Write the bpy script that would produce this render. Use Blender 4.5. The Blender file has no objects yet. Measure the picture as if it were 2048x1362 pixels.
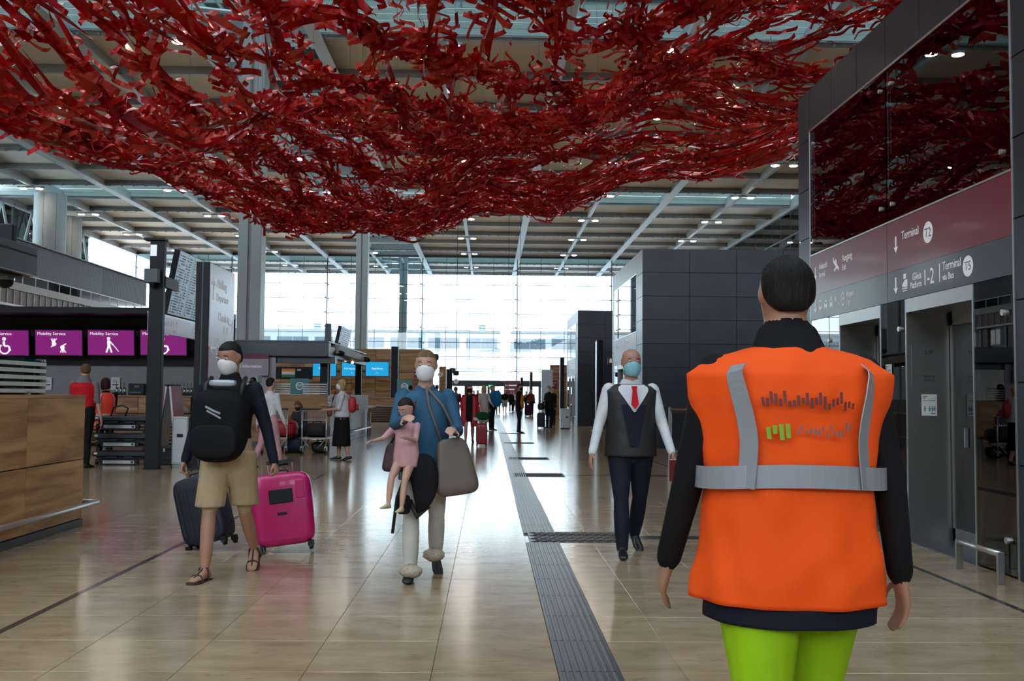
import bpy, math, random
from mathutils import Vector, Matrix
R_ = math.radians
rnd = random.Random(7)
sc = bpy.context.scene
col = sc.collection

# ------------------------------------------------------------------ camera
FPX = 2000.0
CAM = Vector((0, 0, 1.37))
_Y = Vector(((978 - 1024) / FPX, -(790 - 681) / FPX, -1)).normalized()
_Z = Vector((math.sin(.0098), math.cos(.0098), 0)); _Z = (_Z - _Y * _Z.dot(_Y)).normalized()
_X = _Y.cross(_Z)
ROT = Matrix((_X, _Y, _Z))            # camera -> world
cd = bpy.data.cameras.new('camera'); cam = bpy.data.objects.new('camera', cd); col.objects.link(cam)
cam.matrix_world = Matrix.Translation(CAM) @ ROT.to_4x4()
cd.sensor_width = 36.0; cd.lens = FPX / 2048 * 36.0; cd.clip_start = .05; cd.clip_end = 1000
sc.camera = cam

# ------------------------------------------------------------------ world, exposure
WORLD_STRENGTH = 6.0
w = bpy.data.worlds.new('overcast_sky'); sc.world = w; w.use_nodes = True
nt = w.node_tree; nt.nodes.clear()
tc = nt.nodes.new('ShaderNodeTexCoord'); sx = nt.nodes.new('ShaderNodeSeparateXYZ'); cr = nt.nodes.new('ShaderNodeValToRGB')
bg = nt.nodes.new('ShaderNodeBackground'); wo = nt.nodes.new('ShaderNodeOutputWorld')
cr.color_ramp.elements[0].position = 0.0; cr.color_ramp.elements[0].color = (.80, .90, 1.0, 1)
cr.color_ramp.elements[1].position = 1.0; cr.color_ramp.elements[1].color = (.70, .84, 1.0, 1)
nt.links.new(tc.outputs['Generated'], sx.inputs[0]); nt.links.new(sx.outputs['Z'], cr.inputs[0])
nt.links.new(cr.outputs[0], bg.inputs['Color']); bg.inputs['Strength'].default_value = WORLD_STRENGTH
nt.links.new(bg.outputs[0], wo.inputs[0])
vs = sc.view_settings
vs.view_transform = 'Standard'; vs.look = 'None'; vs.gamma = 1.0; vs.exposure = 0.0; vs.use_curve_mapping = False
try:
    sc.cycles.max_bounces = 7; sc.cycles.use_adaptive_sampling = True; sc.cycles.adaptive_threshold = .03; sc.cycles.diffuse_bounces = 4; sc.cycles.glossy_bounces = 4
    sc.cycles.transmission_bounces = 6; sc.cycles.transparent_max_bounces = 18
    sc.cycles.sample_clamp_indirect = 8.0; sc.cycles.caustics_reflective = False; sc.cycles.caustics_refractive = False
    sc.cycles.use_denoising = True
except Exception:
    pass

# ------------------------------------------------------------------ placing helpers: a pixel of the photograph to a point at a known distance
def ray(px, py): return ROT @ Vector(((px - 1024) / FPX, -(py - 681) / FPX, -1))
def atY(px, py, y): d = ray(px, py); return CAM + d * (y / d.y)
def atX(px, py, x): d = ray(px, py); return CAM + d * (x / d.x)
def atZ(px, py, z=0.0): d = ray(px, py); return CAM + d * ((z - CAM.z) / d.z)

# ------------------------------------------------------------------ materials
MATS = {}
def pm(name, c, rough=.5, metal=0.0, var=.08, scale=4.0, bump=0.0, bscale=60.0, coat=0.0, emis=0.0, ecol=None, spec=.5, stretch=None):
    if name in MATS: return MATS[name]
    m = bpy.data.materials.new(name); m.use_nodes = True; n = m.node_tree; b = n.nodes['Principled BSDF']
    b.inputs['Roughness'].default_value = rough; b.inputs['Metallic'].default_value = metal
    b.inputs['Specular IOR Level'].default_value = spec
    if coat: b.inputs['Coat Weight'].default_value = coat; b.inputs['Coat Roughness'].default_value = .08
    t = n.nodes.new('ShaderNodeTexCoord'); src = t.outputs['Object']
    if stretch:
        mp = n.nodes.new('ShaderNodeMapping'); mp.inputs['Scale'].default_value = stretch; n.links.new(src, mp.inputs[0]); src = mp.outputs[0]
    nz = n.nodes.new('ShaderNodeTexNoise'); nz.inputs['Scale'].default_value = scale; nz.inputs['Detail'].default_value = 4
    n.links.new(src, nz.inputs['Vector'])
    r = n.nodes.new('ShaderNodeValToRGB')
    r.color_ramp.elements[0].position = .3; r.color_ramp.elements[1].position = .7
    r.color_ramp.elements[0].color = (*[max(0, x * (1 - var)) for x in c], 1); r.color_ramp.elements[1].color = (*[min(1, x * (1 + var)) for x in c], 1)
    n.links.new(nz.outputs[0], r.inputs[0]); n.links.new(r.outputs[0], b.inputs['Base Color'])
    if bump:
        nb = n.nodes.new('ShaderNodeTexNoise'); nb.inputs['Scale'].default_value = bscale; nb.inputs['Detail'].default_value = 3
        n.links.new(src, nb.inputs['Vector'])
        bp = n.nodes.new('ShaderNodeBump'); bp.inputs['Strength'].default_value = bump; bp.inputs['Distance'].default_value = .02
        n.links.new(nb.outputs[0], bp.inputs['Height']); n.links.new(bp.outputs[0], b.inputs['Normal'])
    if emis:
        b.inputs['Emission Color'].default_value = (*(ecol or c), 1); b.inputs['Emission Strength'].default_value = emis
    MATS[name] = m; return m

def wood(name, c0, c1, axis=1, rough=.35):
    if name in MATS: return MATS[name]
    m = bpy.data.materials.new(name); m.use_nodes = True; n = m.node_tree; b = n.nodes['Principled BSDF']
    b.inputs['Roughness'].default_value = rough
    t = n.nodes.new('ShaderNodeTexCoord'); mp = n.nodes.new('ShaderNodeMapping'); oi = n.nodes.new('ShaderNodeObjectInfo')
    s = [4.2, 4.2, 4.2]; s[axis] = .32; mp.inputs['Scale'].default_value = s
    vm = n.nodes.new('ShaderNodeVectorMath'); vm.operation = 'SCALE'; vm.inputs[0].default_value = (13, 29, 37)
    n.links.new(oi.outputs['Random'], vm.inputs['Scale']); n.links.new(vm.outputs[0], mp.inputs['Location'])
    n.links.new(t.outputs['Object'], mp.inputs[0])
    n1 = n.nodes.new('ShaderNodeTexNoise'); n1.inputs['Scale'].default_value = 1.6; n1.inputs['Detail'].default_value = 6; n1.inputs['Distortion'].default_value = .7
    n.links.new(mp.outputs[0], n1.inputs['Vector'])
    n2 = n.nodes.new('ShaderNodeTexNoise'); n2.inputs['Scale'].default_value = 14; n2.inputs['Detail'].default_value = 2; n.links.new(mp.outputs[0], n2.inputs['Vector'])
    mx = n.nodes.new('ShaderNodeMath'); mx.operation = 'MULTIPLY_ADD'; mx.inputs[1].default_value = .18; n.links.new(n2.outputs[0], mx.inputs[0]); n.links.new(n1.outputs[0], mx.inputs[2])
    r = n.nodes.new('ShaderNodeValToRGB'); r.color_ramp.elements[0].position = .42; r.color_ramp.elements[1].position = .72
    r.color_ramp.elements[0].color = (*c0, 1); r.color_ramp.elements[1].color = (*c1, 1)
    n.links.new(mx.outputs[0], r.inputs[0]); n.links.new(r.outputs[0], b.inputs['Base Color'])
    MATS[name] = m; return m

def clear_glass(name, tint=(1, 1, 1), refl=.06, rough=0.0):
    """thin pane: tinted see-through plus a mirror share that grows towards grazing"""
    if name in MATS: return MATS[name]
    m = bpy.data.materials.new(name); m.use_nodes = True; n = m.node_tree; n.nodes.remove(n.nodes['Principled BSDF'])
    out = n.nodes['Material Output']; tr = n.nodes.new('ShaderNodeBsdfTransparent'); gl = n.nodes.new('ShaderNodeBsdfGlossy'); mx = n.nodes.new('ShaderNodeMixShader')
    fr = n.nodes.new('ShaderNodeFresnel'); fr.inputs['IOR'].default_value = 1.5
    ad = n.nodes.new('ShaderNodeMath'); ad.operation = 'ADD'; ad.inputs[1].default_value = refl; ad.use_clamp = True
    tr.inputs[0].default_value = (*tint, 1); gl.inputs['Roughness'].default_value = rough
    n.links.new(fr.outputs[0], ad.inputs[0]); n.links.new(ad.outputs[0], mx.inputs[0]); n.links.new(tr.outputs[0], mx.inputs[1]); n.links.new(gl.outputs[0], mx.inputs[2])
    n.links.new(mx.outputs[0], out.inputs[0]); MATS[name] = m; return m

def glow(name, c, s):
    if name in MATS: return MATS[name]
    m = bpy.data.materials.new(name); m.use_nodes = True; b = m.node_tree.nodes['Principled BSDF']
    b.inputs['Base Color'].default_value = (*[x * .12 for x in c], 1); b.inputs['Roughness'].default_value = .35
    b.inputs['Emission Color'].default_value = (*c, 1); b.inputs['Emission Strength'].default_value = s
    MATS[name] = m; return m

# ------------------------------------------------------------------ mesh helpers
class MB:
    def __init__(s): s.v = []; s.f = []
    def add(s, vs, fs):
        o = len(s.v); s.v += [tuple(v) for v in vs]; s.f += [tuple(i + o for i in f) for f in fs]; return s
    def box(s, x0, x1, y0, y1, z0, z1):
        return s.add([(x0, y0, z0), (x1, y0, z0), (x1, y1, z0), (x0, y1, z0), (x0, y0, z1), (x1, y0, z1), (x1, y1, z1), (x0, y1, z1)],
                     [(0, 3, 2, 1), (4, 5, 6, 7), (0, 1, 5, 4), (1, 2, 6, 5), (2, 3, 7, 6), (3, 0, 4, 7)])
    def bbox(s, x0, x1, y0, y1, z0, z1, b=.01):
        """box with all twelve edges cut back by b"""
        X = (x0, x1); Y = (y0, y1); Z = (z0, z1); vs = []; idx = {}
        for i in (0, 1):
            for j in (0, 1):
                for k in (0, 1):
                    sx_, sy_, sz_ = (1, -1)[i], (1, -1)[j], (1, -1)[k]
                    idx[i, j, k] = len(vs)
                    vs += [(X[i], Y[j] + b * sy_, Z[k] + b * sz_), (X[i] + b * sx_, Y[j], Z[k] + b * sz_), (X[i] + b * sx_, Y[j] + b * sy_, Z[k])]
        fs = []
        for a in (0, 1):
            q = [idx[a, 0, 0], idx[a, 1, 0], idx[a, 1, 1], idx[a, 0, 1]]; fs.append(tuple(q if a else q[::-1]))
            q = [idx[0, a, 0] + 1, idx[1, a, 0] + 1, idx[1, a, 1] + 1, idx[0, a, 1] + 1]; fs.append(tuple(q[::-1] if a else q))
            q = [idx[0, 0, a] + 2, idx[1, 0, a] + 2, idx[1, 1, a] + 2, idx[0, 1, a] + 2]; fs.append(tuple(q if a else q[::-1]))
        for i in (0, 1):
            for j in (0, 1):
                p, q = idx[i, j, 0], idx[i, j, 1]; fs.append((p, p + 1, q + 1, q))
                p, q = idx[i, 0, j], idx[i, 1, j]; fs.append((p, p + 2, q + 2, q))
                p, q = idx[0, i, j], idx[1, i, j]; fs.append((p + 1, p + 2, q + 2, q + 1))
                for k in (0, 1):
                    p = idx[i, j, k]; fs.append((p, p + 1, p + 2))
        return s.add(vs, fs)
    def tube(s, pts, r, n=8, close=False):
        pts = [Vector(p) for p in pts]; rs = r if isinstance(r, (list, tuple)) else [r] * len(pts); rings = []; up = None
        for i, p in enumerate(pts):
            a = pts[i - 1] if (i or close) else p; b = pts[(i + 1) % len(pts)] if (i < len(pts) - 1 or close) else p
            d = (b - a).normalized() if (b - a).length > 1e-9 else Vector((0, 0, 1))
            if up is None: up = Vector((0, 0, 1)) if abs(d.z) < .9 else Vector((1, 0, 0))
            e = d.cross(up).normalized(); g = e.cross(d).normalized(); up = g
            rings.append([p + (e * math.cos(t) + g * math.sin(t)) * rs[i] for t in [2 * math.pi * k / n for k in range(n)]])
        fs = []; m = len(pts)
        for i in range(m if close else m - 1):
            for k in range(n): fs.append((i * n + k, i * n + (k + 1) % n, ((i + 1) % m) * n + (k + 1) % n, ((i + 1) % m) * n + k))
        if not close: fs += [tuple(range(n))[::-1], tuple(range((m - 1) * n, m * n))]
        return s.add([v for r_ in rings for v in r_], fs)
    def rings(s, rings, cap=True):
        n = len(rings[0]); fs = []
        for i in range(len(rings) - 1):
            for k in range(n): fs.append((i * n + k, i * n + (k + 1) % n, (i + 1) * n + (k + 1) % n, (i + 1) * n + k))
        if cap: fs += [tuple(range(n))[::-1], tuple(range((len(rings) - 1) * n, len(rings) * n))]
        return s.add([v for r_ in rings for v in r_], fs)
    def cyl(s, c, r, h, n=16, r2=None):
        r2 = r if r2 is None else r2
        return s.rings([[(c[0] + math.cos(t) * q, c[1] + math.sin(t) * q, z) for t in [2 * math.pi * k / n for k in range(n)]] for q, z in ((r, c[2]), (r2, c[2] + h))])
    def sph(s, c, rx, ry=None, rz=None, n=12, m=8):
        ry = rx if ry is None else ry; rz = rx if rz is None else rz
        return s.rings([[(c[0] + rx * math.sin(a) * math.cos(t), c[1] + ry * math.sin(a) * math.sin(t), c[2] - rz * math.cos(a)) for t in [2 * math.pi * k / n for k in range(n)]]
                        for a in [math.pi * (i + .15) / (m + .3 - .0) for i in range(m + 1)]])
    def prism(s, poly, axis, a, b):
        """2-D outline swept along an axis (0,1,2) from a to b"""
        def P(u, v, t): return [(t, u, v), (u, t, v), (u, v, t)][axis]
        n = len(poly)
        return s.add([P(u, v, a) for u, v in poly] + [P(u, v, b) for u, v in poly],
                     [tuple(range(n))[::-1], tuple(range(n, 2 * n))] + [(i, (i + 1) % n, n + (i + 1) % n, n + i) for i in range(n)])
    def mesh(s, name):
        me = bpy.data.meshes.new(name); me.from_pydata(s.v, [], s.f); me.update(); return me
    def build(s, name, mat, parent=None, smooth=False):
        me = s.mesh(name)
        if mat is not None: me.materials.append(mat)
        if smooth: me.shade_smooth()
        return link(name, me, parent)

def link(name, data, parent=None, loc=None, rz=0.0):
    o = bpy.data.objects.new(name, data); col.objects.link(o)
    if parent is not None: o.parent = parent
    if loc is not None: o.location = loc
    if rz: o.rotation_euler.z = rz
    return o
def tag(o, label, cat, group=None):
    o['label'] = label; o['category'] = cat
    if group: o['group'] = group
    return o
def thing(name, label, cat, loc=(0, 0, 0), rz=0.0, group=None):
    return tag(link(name, None, None, loc, rz), label, cat, group)
def struct(o, label=None):
    o['kind'] = 'structure'
    if label: o['label'] = label
    return o
def sgroup(name, label=None): return struct(link(name, None), label)
def copy_tree(o, parent=None):
    c = o.copy(); col.objects.link(c)
    if parent is not None: c.parent = parent
    for ch in list(o.children): copy_tree(ch, c)
    return c
SPLIT = {'shaft_post', 'edge_strip', 'clamp', 'rod', 'end_panel', 'window_bar', 'strap', 'door_stile'}
def B(name, mat, parent, *boxes, b=0):
    if name in SPLIT and len(boxes) > 1: return [B(name, mat, parent, q, b=b) for q in boxes][-1]
    m = MB()
    for q in boxes: (m.bbox(*q, b=b) if b else m.box(*q))
    return m.build(name, mat, parent)
def text(parent, s, size, loc, xdir, ydir, mat, align='LEFT', name='lettering', ext=.002, sx=1.0):
    cu = bpy.data.curves.new(name, 'FONT'); cu.body = s; cu.size = size; cu.extrude = ext; cu.align_x = align; cu.resolution_u = 2
    tmp = bpy.data.objects.new(name, cu); me = bpy.data.meshes.new_from_object(tmp); bpy.data.objects.remove(tmp); bpy.data.curves.remove(cu)
    me.materials.clear(); me.materials.append(mat); o = link(name, me, parent)
    X = Vector(xdir).normalized(); Yv = Vector(ydir).normalized(); Zv = X.cross(Yv)
    o.matrix_local = Matrix.Translation(Vector(loc)) @ Matrix((X, Yv, Zv)).transposed().to_4x4() @ Matrix.Diagonal((sx, 1, 1, 1))
    return o
def flat(parent, name, polys, loc, xdir, ydir, mat, thick=.003):
    """flat marks (icons, arrows, stripes): 2-D outlines on a surface"""
    X = Vector(xdir).normalized(); Yv = Vector(ydir).normalized(); Zv = X.cross(Yv); m = MB()
    for p in polys:
        n = len(p); vs = [Vector(loc) + X * a + Yv * b_ for a, b_ in p]; vs2 = [q + Zv * thick for q in vs]
        m.add(vs + vs2, [tuple(range(n))[::-1], tuple(range(n, 2 * n))] + [(i, (i + 1) % n, n + (i + 1) % n, n + i) for i in range(n)])
    return m.build(name, mat, parent)
def rect(x, y, w, h): return [(x, y), (x + w, y), (x + w, y + h), (x, y + h)]
def disc(x, y, r, n=20): return [(x + r * math.cos(2 * math.pi * k / n), y + r * math.sin(2 * math.pi * k / n)) for k in range(n)]
def stroke(a, b, w):
    (ax, ay), (bx, by) = a, b; L = math.hypot(bx - ax, by - ay) or 1; nx, ny = -(by - ay) / L * w / 2, (bx - ax) / L * w / 2
    return [(ax - nx, ay - ny), (bx - nx, by - ny), (bx + nx, by + ny), (ax + nx, ay + ny)]
def arrow(x, y, h, d='down', w=.18):
    """arrow of height h standing on (x, y)"""
    k = h * w; o = {'down': lambda u, v: (u, v), 'up': lambda u, v: (u, h - v), 'left': lambda u, v: (v - h / 2, u + h / 2), 'right': lambda u, v: (h / 2 - v, u + h / 2)}[d]
    ps = [[(-k / 2, k), (k / 2, k), (k / 2, h), (-k / 2, h)], [(0, 0), (h * .3, h * .36), (h * .3 - k * 1.1, h * .36), (0, k * 1.2)], [(0, 0), (0, k * 1.2), (-h * .3 + k * 1.1, h * .36), (-h * .3, h * .36)]]
    return [[(x + o(u, v)[0], y + o(u, v)[1]) for u, v in p] for p in ps]

# ------------------------------------------------------------------ palette
M_slate = pm('slate_cladding', (.036, .046, .058), .36, .3, var=.12, scale=1.5, spec=.4)
M_slate2 = pm('slate_metal', (.075, .09, .105), .38, .4, var=.06)
M_joint = pm('dark_joint', (.006, .007, .009), .6)
M_steel = pm('brushed_steel', (.42, .42, .41), .32, .9, var=.06, scale=3, stretch=(1, 1, 30))
M_steelL = pm('light_steel', (.6, .62, .64), .3, .8, var=.04)
M_black = pm('black_metal', (.009, .011, .014), .45, .1, var=.1, spec=.3)
M_rubber = pm('black_rubber', (.01, .01, .011), .55)
M_white = pm('white_paint', (.62, .64, .66), .45, var=.03)
M_col = pm('column_paint', (.33, .40, .44), .45, .1, var=.05, scale=.6)
M_wood = wood('walnut_panel', (.30, .14, .055), (.70, .41, .19))
M_wood_x = wood('walnut_panel_cross', (.15, .068, .028), (.42, .23, .10), axis=0)
M_woodd = wood('walnut_slat', (.09, .045, .02), (.24, .13, .06), axis=0)
M_glass = clear_glass('window_glass', (.93, .98, .98), .02)
M_sky = clear_glass('skylight_glass', (.84, .94, .92), .03)
M_screen = clear_glass('screen_glass', (.88, .93, .93), .03)
M_dglass = clear_glass('lift_glass', (.30, .36, .38), .10)
M_frost = pm('frosted_stripe', (.72, .78, .78), .4, var=.03)
M_txt = pm('glowing_lettering', (.80, .82, .86), .5, var=.02, emis=.22, spec=.2)  # faint glow mixed into the white print, unlit signs included
M_txts = pm('screen_white', (.80, .82, .86), .5, var=.02, emis=.8, spec=.2)
M_burg = pm('burgundy_sign', (.19, .007, .026), .36, .0, var=.06, coat=.12)
M_burgL = pm('burgundy_sign_light', (.17, .03, .06), .30, .0, var=.06, coat=.4)
M_slsign = pm('slate_sign', (.04, .055, .07), .36, .1, var=.06, coat=.12)
M_paper = pm('paper', (.72, .72, .72), .7, var=.02)
M_ink = pm('dark_ink', (.02, .02, .025), .7)
# ================================================================== FLOOR
def stone_mat(name, joints):
    m = bpy.data.materials.new(name); m.use_nodes = True; n = m.node_tree; b = n.nodes['Principled BSDF']
    g = n.nodes.new('ShaderNodeNewGeometry'); oi = n.nodes.new('ShaderNodeObjectInfo')
    mp = n.nodes.new('ShaderNodeMapping'); mp.inputs['Scale'].default_value = (1.0, 2.2, 1); n.links.new(g.outputs['Position'], mp.inputs[0])
    n1 = n.nodes.new('ShaderNodeTexNoise'); n1.inputs['Scale'].default_value = 2.3; n1.inputs['Detail'].default_value = 8; n1.inputs['Roughness'].default_value = .65
    n.links.new(mp.outputs[0], n1.inputs['Vector'])
    r = n.nodes.new('ShaderNodeValToRGB'); e = r.color_ramp.elements
    e[0].position = .3; e[0].color = (.30, .205, .125, 1); e[1].position = .72; e[1].color = (.46, .34, .225, 1)
    n.links.new(n1.outputs[0], r.inputs[0])
    # small brown veins and pits
    n2 = n.nodes.new('ShaderNodeTexNoise'); n2.inputs['Scale'].default_value = 9; n2.inputs['Detail'].default_value = 5; n2.inputs['Distortion'].default_value = .8
    n.links.new(mp.outputs[0], n2.inputs['Vector'])
    r2 = n.nodes.new('ShaderNodeValToRGB'); r2.color_ramp.elements[0].position = .30; r2.color_ramp.elements[0].color = (.80, .73, .66, 1); r2.color_ramp.elements[1].position = .38; r2.color_ramp.elements[1].color = (1, 1, 1, 1)
    n.links.new(n2.outputs[0], r2.inputs[0])
    mx = n.nodes.new('ShaderNodeMix'); mx.data_type = 'RGBA'; mx.blend_type = 'MULTIPLY'; mx.inputs['Factor'].default_value = 1
    n.links.new(r.outputs[0], mx.inputs['A']); n.links.new(r2.outputs[0], mx.inputs['B']); last = mx.outputs['Result']
    hs = n.nodes.new('ShaderNodeHueSaturation'); mr = n.nodes.new('ShaderNodeMapRange'); mr.inputs['To Min'].default_value = .9; mr.inputs['To Max'].default_value = 1.08
    n.links.new(oi.outputs['Random'], mr.inputs[0])
    if not joints:
        n.links.new(mr.outputs[0], hs.inputs['Value'])
    n.links.new(last, hs.inputs['Color']); last = hs.outputs[0]
    if joints:
        br = n.nodes.new('ShaderNodeTexBrick'); br.offset = 0; br.squash = 1
        for k, v in (('Scale', 1.0), ('Mortar Size', .0035), ('Brick Width', .625), ('Row Height', .625), ('Mortar Smooth', 0.0)): br.inputs[k].default_value = v
        br.inputs['Color1'].default_value = (1, 1, 1, 1); br.inputs['Color2'].default_value = (.86, .86, .86, 1); br.inputs['Mortar'].default_value = (.35, .32, .3, 1)
        mp2 = n.nodes.new('ShaderNodeMapping'); mp2.inputs['Location'].default_value = (2.77 + 62.5, -5.03 + 62.5, 0); n.links.new(g.outputs['Position'], mp2.inputs[0]); n.links.new(mp2.outputs[0], br.inputs['Vector'])
        mj = n.nodes.new('ShaderNodeMix'); mj.data_type = 'RGBA'; mj.blend_type = 'MULTIPLY'; mj.inputs['Factor'].default_value = 1
        n.links.new(last, mj.inputs['A']); n.links.new(br.outputs['Color'], mj.inputs['B']); last = mj.outputs['Result']
    n.links.new(last, b.inputs['Base Color'])
    rr = n.nodes.new('ShaderNodeMapRange'); rr.inputs['To Min'].default_value = .10; rr.inputs['To Max'].default_value = .20
    n.links.new(n1.outputs[0], rr.inputs[0]); n.links.new(rr.outputs[0], b.inputs['Roughness'])
    b.inputs['Specular IOR Level'].default_value = .6
    return m
M_stone = stone_mat('polished_limestone', False); M_stoneF = stone_mat('polished_limestone_paving', True)
M_dkstone = pm('dark_stone_band', (.035, .035, .04), .16, var=.15, scale=6)
M_tact = pm('tactile_metal', (.085, .095, .11), .3, .3, var=.08)
TX0, TY0, T = -2.77, 5.03, .625
hx0, hx1, hy0, hy1 = TX0 - 2 * T, TX0 + 11 * T, TY0 - T, TY0 + 13 * T       # field of single tiles
floor = struct(B('floor', M_stoneF, None, (-60, hx0, -34, 131.5, -.2, 0), (hx1, 60, -34, 131.5, -.2, 0), (hx0, hx1, -34, hy0, -.2, 0), (hx0, hx1, hy1, 131.5, -.2, 0), (hx0, hx1, hy0, hy1, -.2, -.012)), 'polished beige limestone floor of the hall')
tile_me = MB().bbox(.0012, T - .0012, .0012, T - .0012, -.012, 0, b=.0015).mesh('floor_tile'); tile_me.materials.append(M_stone)
tile_hl = MB().bbox(.315, T - .0012, .0012, T - .0012, -.012, 0, b=.0015).mesh('floor_tile_half'); tile_hl.materials.append(M_stone)
for i in range(-2, 11):
    for j in range(-1, 13):
        link('floor_tile', tile_hl if i == 5 else tile_me, floor, (TX0 + i * T, TY0 + j * T, 0))
for x in (TX0, 3.48): B('stone_strip', M_dkstone, floor, (x - .025, x + .025, -20, 131, 0, .0008))
for y, x0 in ((9.77, 1.36), (17.3, 1.1), (21.8, 1.1), (28.8, -2.7), (36.0, -2.7), (48, -2.7), (66.7, -2.7)):
    B('stone_strip', M_dkstone, floor, (x0, 3.455, y - .11, y + .11, 0, .0008))
B('stone_strip', M_dkstone, floor, (-8, -4.3, 26.2, 26.9, 0, .0008))
# tactile guide strip
sx0, sx1 = TX0 + 5 * T, TX0 + 5 * T + .3125
tstrip = sgroup('floor_tactile_strip', 'ribbed grey tactile guide strip running down the hall floor')
def tact(L):
    m = MB().box(.002, .3105, .001, L - .001, -.01, .001)
    for k in range(8): x = .028 + k * .0365; m.prism([(x - .011, .001), (x + .011, .001), (x + .006, .0055), (x - .006, .0055)], 1, .006, L - .006)
    me = m.mesh('tactile_plate'); me.materials.append(M_tact); return me
tA, tB = tact(T), tact(6.25)
for j in range(-1, 20): 
    if j not in (7,): link('tactile_plate', tA, tstrip, (sx0, TY0 + j * T, 0))
for j in range(14): link('tactile_plate', tB, tstrip, (sx0, TY0 + 20 * T + j * 6.25, 0))
def tfield(y, x0, x1, dep):
    o = struct(link('floor_tactile_field', None, None, (x0, y - dep / 2, 0)), None); W = x1 - x0
    B('field_plate', M_tact, o, (0, W, 0, dep, -.01, .0012)); m = MB(); nx, ny = int(W / .085), int(dep / .1)
    for i in range(nx):
        for j in range(ny):
            x, yy = .05 + i * .085 + (.04 if j % 2 else 0), .06 + j * .1
            m.add([(x - .045, yy, .0015), (x, yy - .03, .0015), (x + .045, yy, .0015), (x, yy + .03, .0015), (x - .03, yy, .006), (x, yy - .018, .006), (x + .03, yy, .006), (x, yy + .018, .006)], [(4, 5, 6, 7), (0, 1, 5, 4), (1, 2, 6, 5), (2, 3, 7, 6), (3, 0, 4, 7)])
    m.build('field_studs', M_black, o)['kind'] = 'stuff'
for y, x0, x1, dep in ((9.77, .40, 1.32, .75), (17.3, .42, 1.3, .8), (21.8, .42, 1.3, .8), (28.8, .42, 1.3, .8), (36, .42, 1.3, .8)): tfield(y, x0, x1, dep)

# ================================================================== CEILING
GY, GX, S = 131.5, -8.9, 6.25
HC = 19.57
M_cpan = pm('ceiling_sail', (.80, .74, .67), .8, var=.04, scale=.5)
M_purl = pm('purlin_paint', (.26, .27, .28), .5, .1, var=.05)
M_rib = pm('rib_paint', (.46, .50, .53), .45, .1, var=.04)
M_teal = pm('skylight_board', (.50, .60, .58), .5, var=.05, scale=1)
ceil = sgroup('ceiling', 'high coffered hall roof of pale sails between grey beams with skylight bays')
xs = [GX + S * k for k in range(-6, 9)]           # ribs
ys = [GY + S * k for k in range(-26, 4)]          # purlins
def is_sky(x, y): return abs(x - (GX - S / 2)) < 1 or abs(x - (GX + 6.5 * S)) < 1 or (round((y - GY - S / 2) / S) % 7 == 0)
pan = MB(); N = 6; rr_ = []
for i in range(N + 1):
    for j in range(N + 1):
        u, v = i / N, j / N; pan.v.append((u * S, v * S, .42 + .10 * (4 * v * (1 - v)) - .10))
pan.f += [(a, a + N + 1, a + N + 2, a + 1) for i in range(N) for a in range(i * (N + 1), i * (N + 1) + N)]
pan.v += [(p[0], p[1], p[2] + .12) for p in pan.v[:(N + 1) ** 2]]
q_ = (N + 1) ** 2; pan.f += [(a + q_, a + 1 + q_, a + N + 2 + q_, a + N + 1 + q_) for i in range(N) for a in range(i * (N + 1), i * (N + 1) + N)]
pan_me = pan.mesh('ceiling_panel'); pan_me.materials.append(M_cpan)
rest = MB()
sky_me = MB().box(0, S, 0, S / 2 - .12, 1.75, 1.79).mesh('skylight_pane'); sky_me.materials.append(M_sky)
sky_fr = MB().box(0, S, -.06, .06, 1.62, 1.85).box(0, S, S / 2 - .06, S / 2 + .06, 1.62, 1.85)
for k in range(3): sky_fr.box(S * (k + .5) / 3 - .03, S * (k + .5) / 3 + .03, 0, S, 1.66, 1.82)
sky_fm = sky_fr.mesh('skylight_frame'); sky_fm.materials.append(M_teal)
def kerb(ax):
    m = MB()
    for k in range(5):
        z0 = .12 + k * .34
        for a, b_ in ((.16, .2), (S - .2, S - .16)):
            m.box(*((a, b_, 0, S) if ax else (0, S, a, b_)), z0, z0 + .325)
    me = m.mesh('skylight_kerb'); me.materials.append(M_teal); return me
kY, kX = kerb(0), kerb(1)
for x in xs[:-1]:
    for y in ys[:-1]:
        cx, cy = x + S / 2, y + S / 2
        if is_sky(cx, cy):
            if y < -1: continue
            o = link('skylight_kerb', kY, ceil, (x, y, HC)); 
            lng = abs(cx - (GX - S / 2)) < 1 or abs(cx - (GX + 6.5 * S)) < 1
            if lng: o.data = kX
            link('skylight_frame', sky_fm, ceil, (x, y, HC))
            for h in (0, 1): link('skylight_pane', sky_me, ceil, (x, y + h * S / 2 + .06, HC))
        elif y >= 43: link('ceiling_panel', pan_me, ceil, (x, y, HC))
        else: rest.add([(v[0] + x, v[1] + y, v[2] + HC) for v in pan.v], pan.f)
o = rest.build('ceiling_panel', M_cpan, ceil); o['kind'] = 'stuff'; o['label'] = 'the same pale sails over the near end of the hall'
for k, y in enumerate(ys):
    m = MB().box(xs[0], xs[-1], y - .14, y + .14, HC - .12, HC + .62)
    dotted = (round((GY - y) / S) % 2 == 1)
    if dotted:
        m.box(xs[0], xs[-1], y - .3, y + .3, HC - .02, HC + .06)
        if y > 40:
            for i in range(int((xs[-1] - xs[0]) / 1.04)): m.box(xs[0] + .5 + i * 1.04 - .07, xs[0] + .5 + i * 1.04 + .07, y - .22, y - .05, HC - .2, HC - .02)
    m.build('purlin', M_purl, ceil)
for k, x in enumerate(xs):
    wd = .34 if (round((x - 3.6) / S) % 2 == 0) else .17
    B('roof_rib', M_rib, ceil, (x - wd, x + wd, ys[0], ys[-1] - .5, HC - .34, HC - .28), (x - .09, x + .09, ys[0], ys[-1] - .5, HC - .3, HC + .6))
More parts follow.
